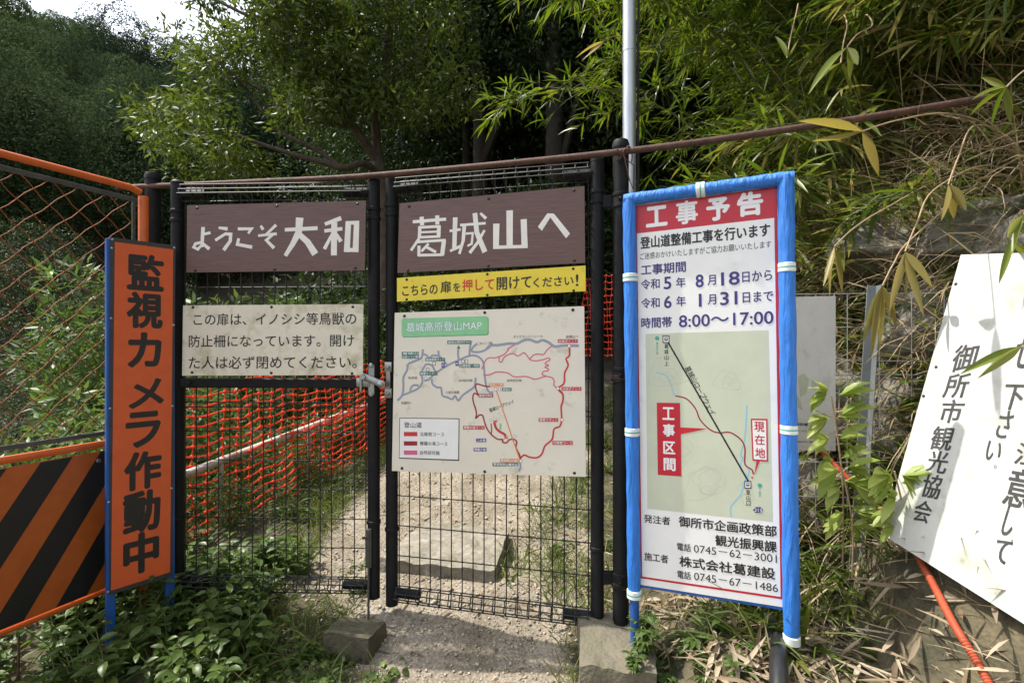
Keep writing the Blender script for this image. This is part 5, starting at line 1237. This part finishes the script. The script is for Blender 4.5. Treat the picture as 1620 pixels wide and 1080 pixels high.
# mugwort and grass tufts below the notice
protos = [herb('mugwort_plant', 4, .17, 7, .055, .017, 'leaf_bush', 'feathery green mugwort growing below the blue framed notice', 'weed', 'mugwort below the notice', .5, True) for _ in range(3)]
mug = protos
place(protos, [(.47, 1.86, .85, 0, 0), (.55, 1.80, .6, 1, 1), (.64, 1.86, 1.0, 2, 2), (.74, 1.84, .8, 3, 0), (.63, 1.70, .7, 4, 1), (.72, 1.62, .75, 5, 2), (.42, 1.66, .55, 1, 2), (.82, 1.72, .6, 0, 1), (1.02, 1.60, .45, 3, 2), (1.16, 1.66, .55, 2, 0), (.52, 1.64, .5, 2, 0), (.33, 2.3, .5, 2, 1)])
def tuft(n, L, label, group, mt='grass'):
    root = empty('grass_tuft', (0, 0, 0), label, 'grass tuft', group); P = rng.normal(size=(n, 3)) * np.array([.018, .018, 0]); D = np.stack([rng.normal(size=n) * .5, rng.normal(size=n) * .5, np.ones(n)], -1); N = np.stack([rng.normal(size=n), rng.normal(size=n), np.full(n, .3)], -1)
    nb = NB(); nb.add(leaf_arrays(P, D, N, rng.uniform(.5, 1.1, n) * L, rng.uniform(.004, .009, n), 7, rng.uniform(1.0, 2.6, n), .2)); nb.build('blades', M[mt], root); return root
protos = [tuft(34, .40, 'arching tuft of long grass below the notice and the white board', 'long grass tufts on the right') for _ in range(3)]
place(protos, [(.84, 1.75, 1.0, 0, 0), (.78, 1.80, .7, 1, 1), (1.18, 1.9, 1.1, 2, 2), (1.26, 1.85, .9, 3, 0), (1.10, 1.98, .9, 4, 1), (1.33, 1.80, .8, 5, 2), (.98, 1.68, .6, 5, 1), (1.22, 1.72, .7, 1, 0)])
protos = [tuft(26, .20, 'dark green grass clump at the edge of the step stone', 'grass clumps beside the step stone') for _ in range(2)]
place(protos, [(-.02, 2.50, 1.2, 0, 0), (.05, 2.60, 1.2, 2, 1), (.03, 2.75, 1.2, 4, 0), (.16, 3.25, 1.1, 1, 0), (.30, 3.3, 1.2, 3, 1), (-.75, 3.2, .9, 2, 0)])
for x_, y_, z_, s_, k_ in ((.45, 1.83, .03, .75, 0), (.50, 1.95, .05, .6, 1), (.41, 1.76, .02, .5, 2)): copy_tree(mug[k_], (x_, y_, z_), k_ * 2.0, s_)
tl_ = [tuft(22, .22, 'thin bright grass tuft among the weeds at the lower left', 'grass tufts among the lower left weeds') for _ in range(2)]
place(tl_, [(float(rng.uniform(-2.0, -.7)), float(rng.uniform(1.8, 2.35)), float(rng.uniform(.6, 1.2)), float(rng.uniform(0, 6)), int(rng.integers(2))) for _ in range(48)])
# pale jagged plants before the wire fence
for k, (px, py, Y, by, lab) in enumerate(((1315, 625, 1.84, 890, 'pale yellow green jagged plant in front of the faded poster'), (1330, 735, 1.78, 915, 'pale yellow green plant at the foot of the steel post'), (1415, 745, 1.70, 915, 'pale yellow green plant touching the lower left corner of the white board'))):
    top_ = at(px, py, Y); b_ = at(px + 18, by, Y + .04); root = empty('jagged_plant', b_, lab, 'plant')
    m = MB(); m.tube(spline([b_, b_.lerp(top_, .5) + Vector((.02, 0, 0)), top_], 5), .0028, 6); m.build('stem', M['stem_dry'], root)
    P, D, N = [], [], []
    for t in np.linspace(.5, 1.0, 5):
        q = b_.lerp(top_, float(t))
        for sgn in (-1, 1):
            d = np.array([sgn * rng.uniform(.6, 1), rng.uniform(-.6, .0), rng.uniform(-.45, .3)]); P.append(np.array(q) + d * .02); D.append(d); N.append(np.array([0, -.5, 1.0]) + rng.normal(size=3) * .3)
            for w_ in (-.9, -.45, .45, .9): P.append(np.array(q) + d * .03); D.append(d * (1.25 - .4 * abs(w_)) + np.array([0, -.25 * w_, w_]) * .8); N.append(np.array([0, -.6, 1.0]) + rng.normal(size=3) * .3)
    P, D, N = map(np.array, (P, D, N)); n = len(P); k_ = rng.uniform(.6, 1.1, n); sc_ = np.tile(np.linspace(.55, 1, n // 1), 1)[:n]
    nb = NB(); nb.add(leaf_arrays(P, D, N, (.13 * k_ * sc_), (.040 * k_ * sc_), 4, .7, .38, .15)); nb.build('leaves', M['leaf_pale'], root)
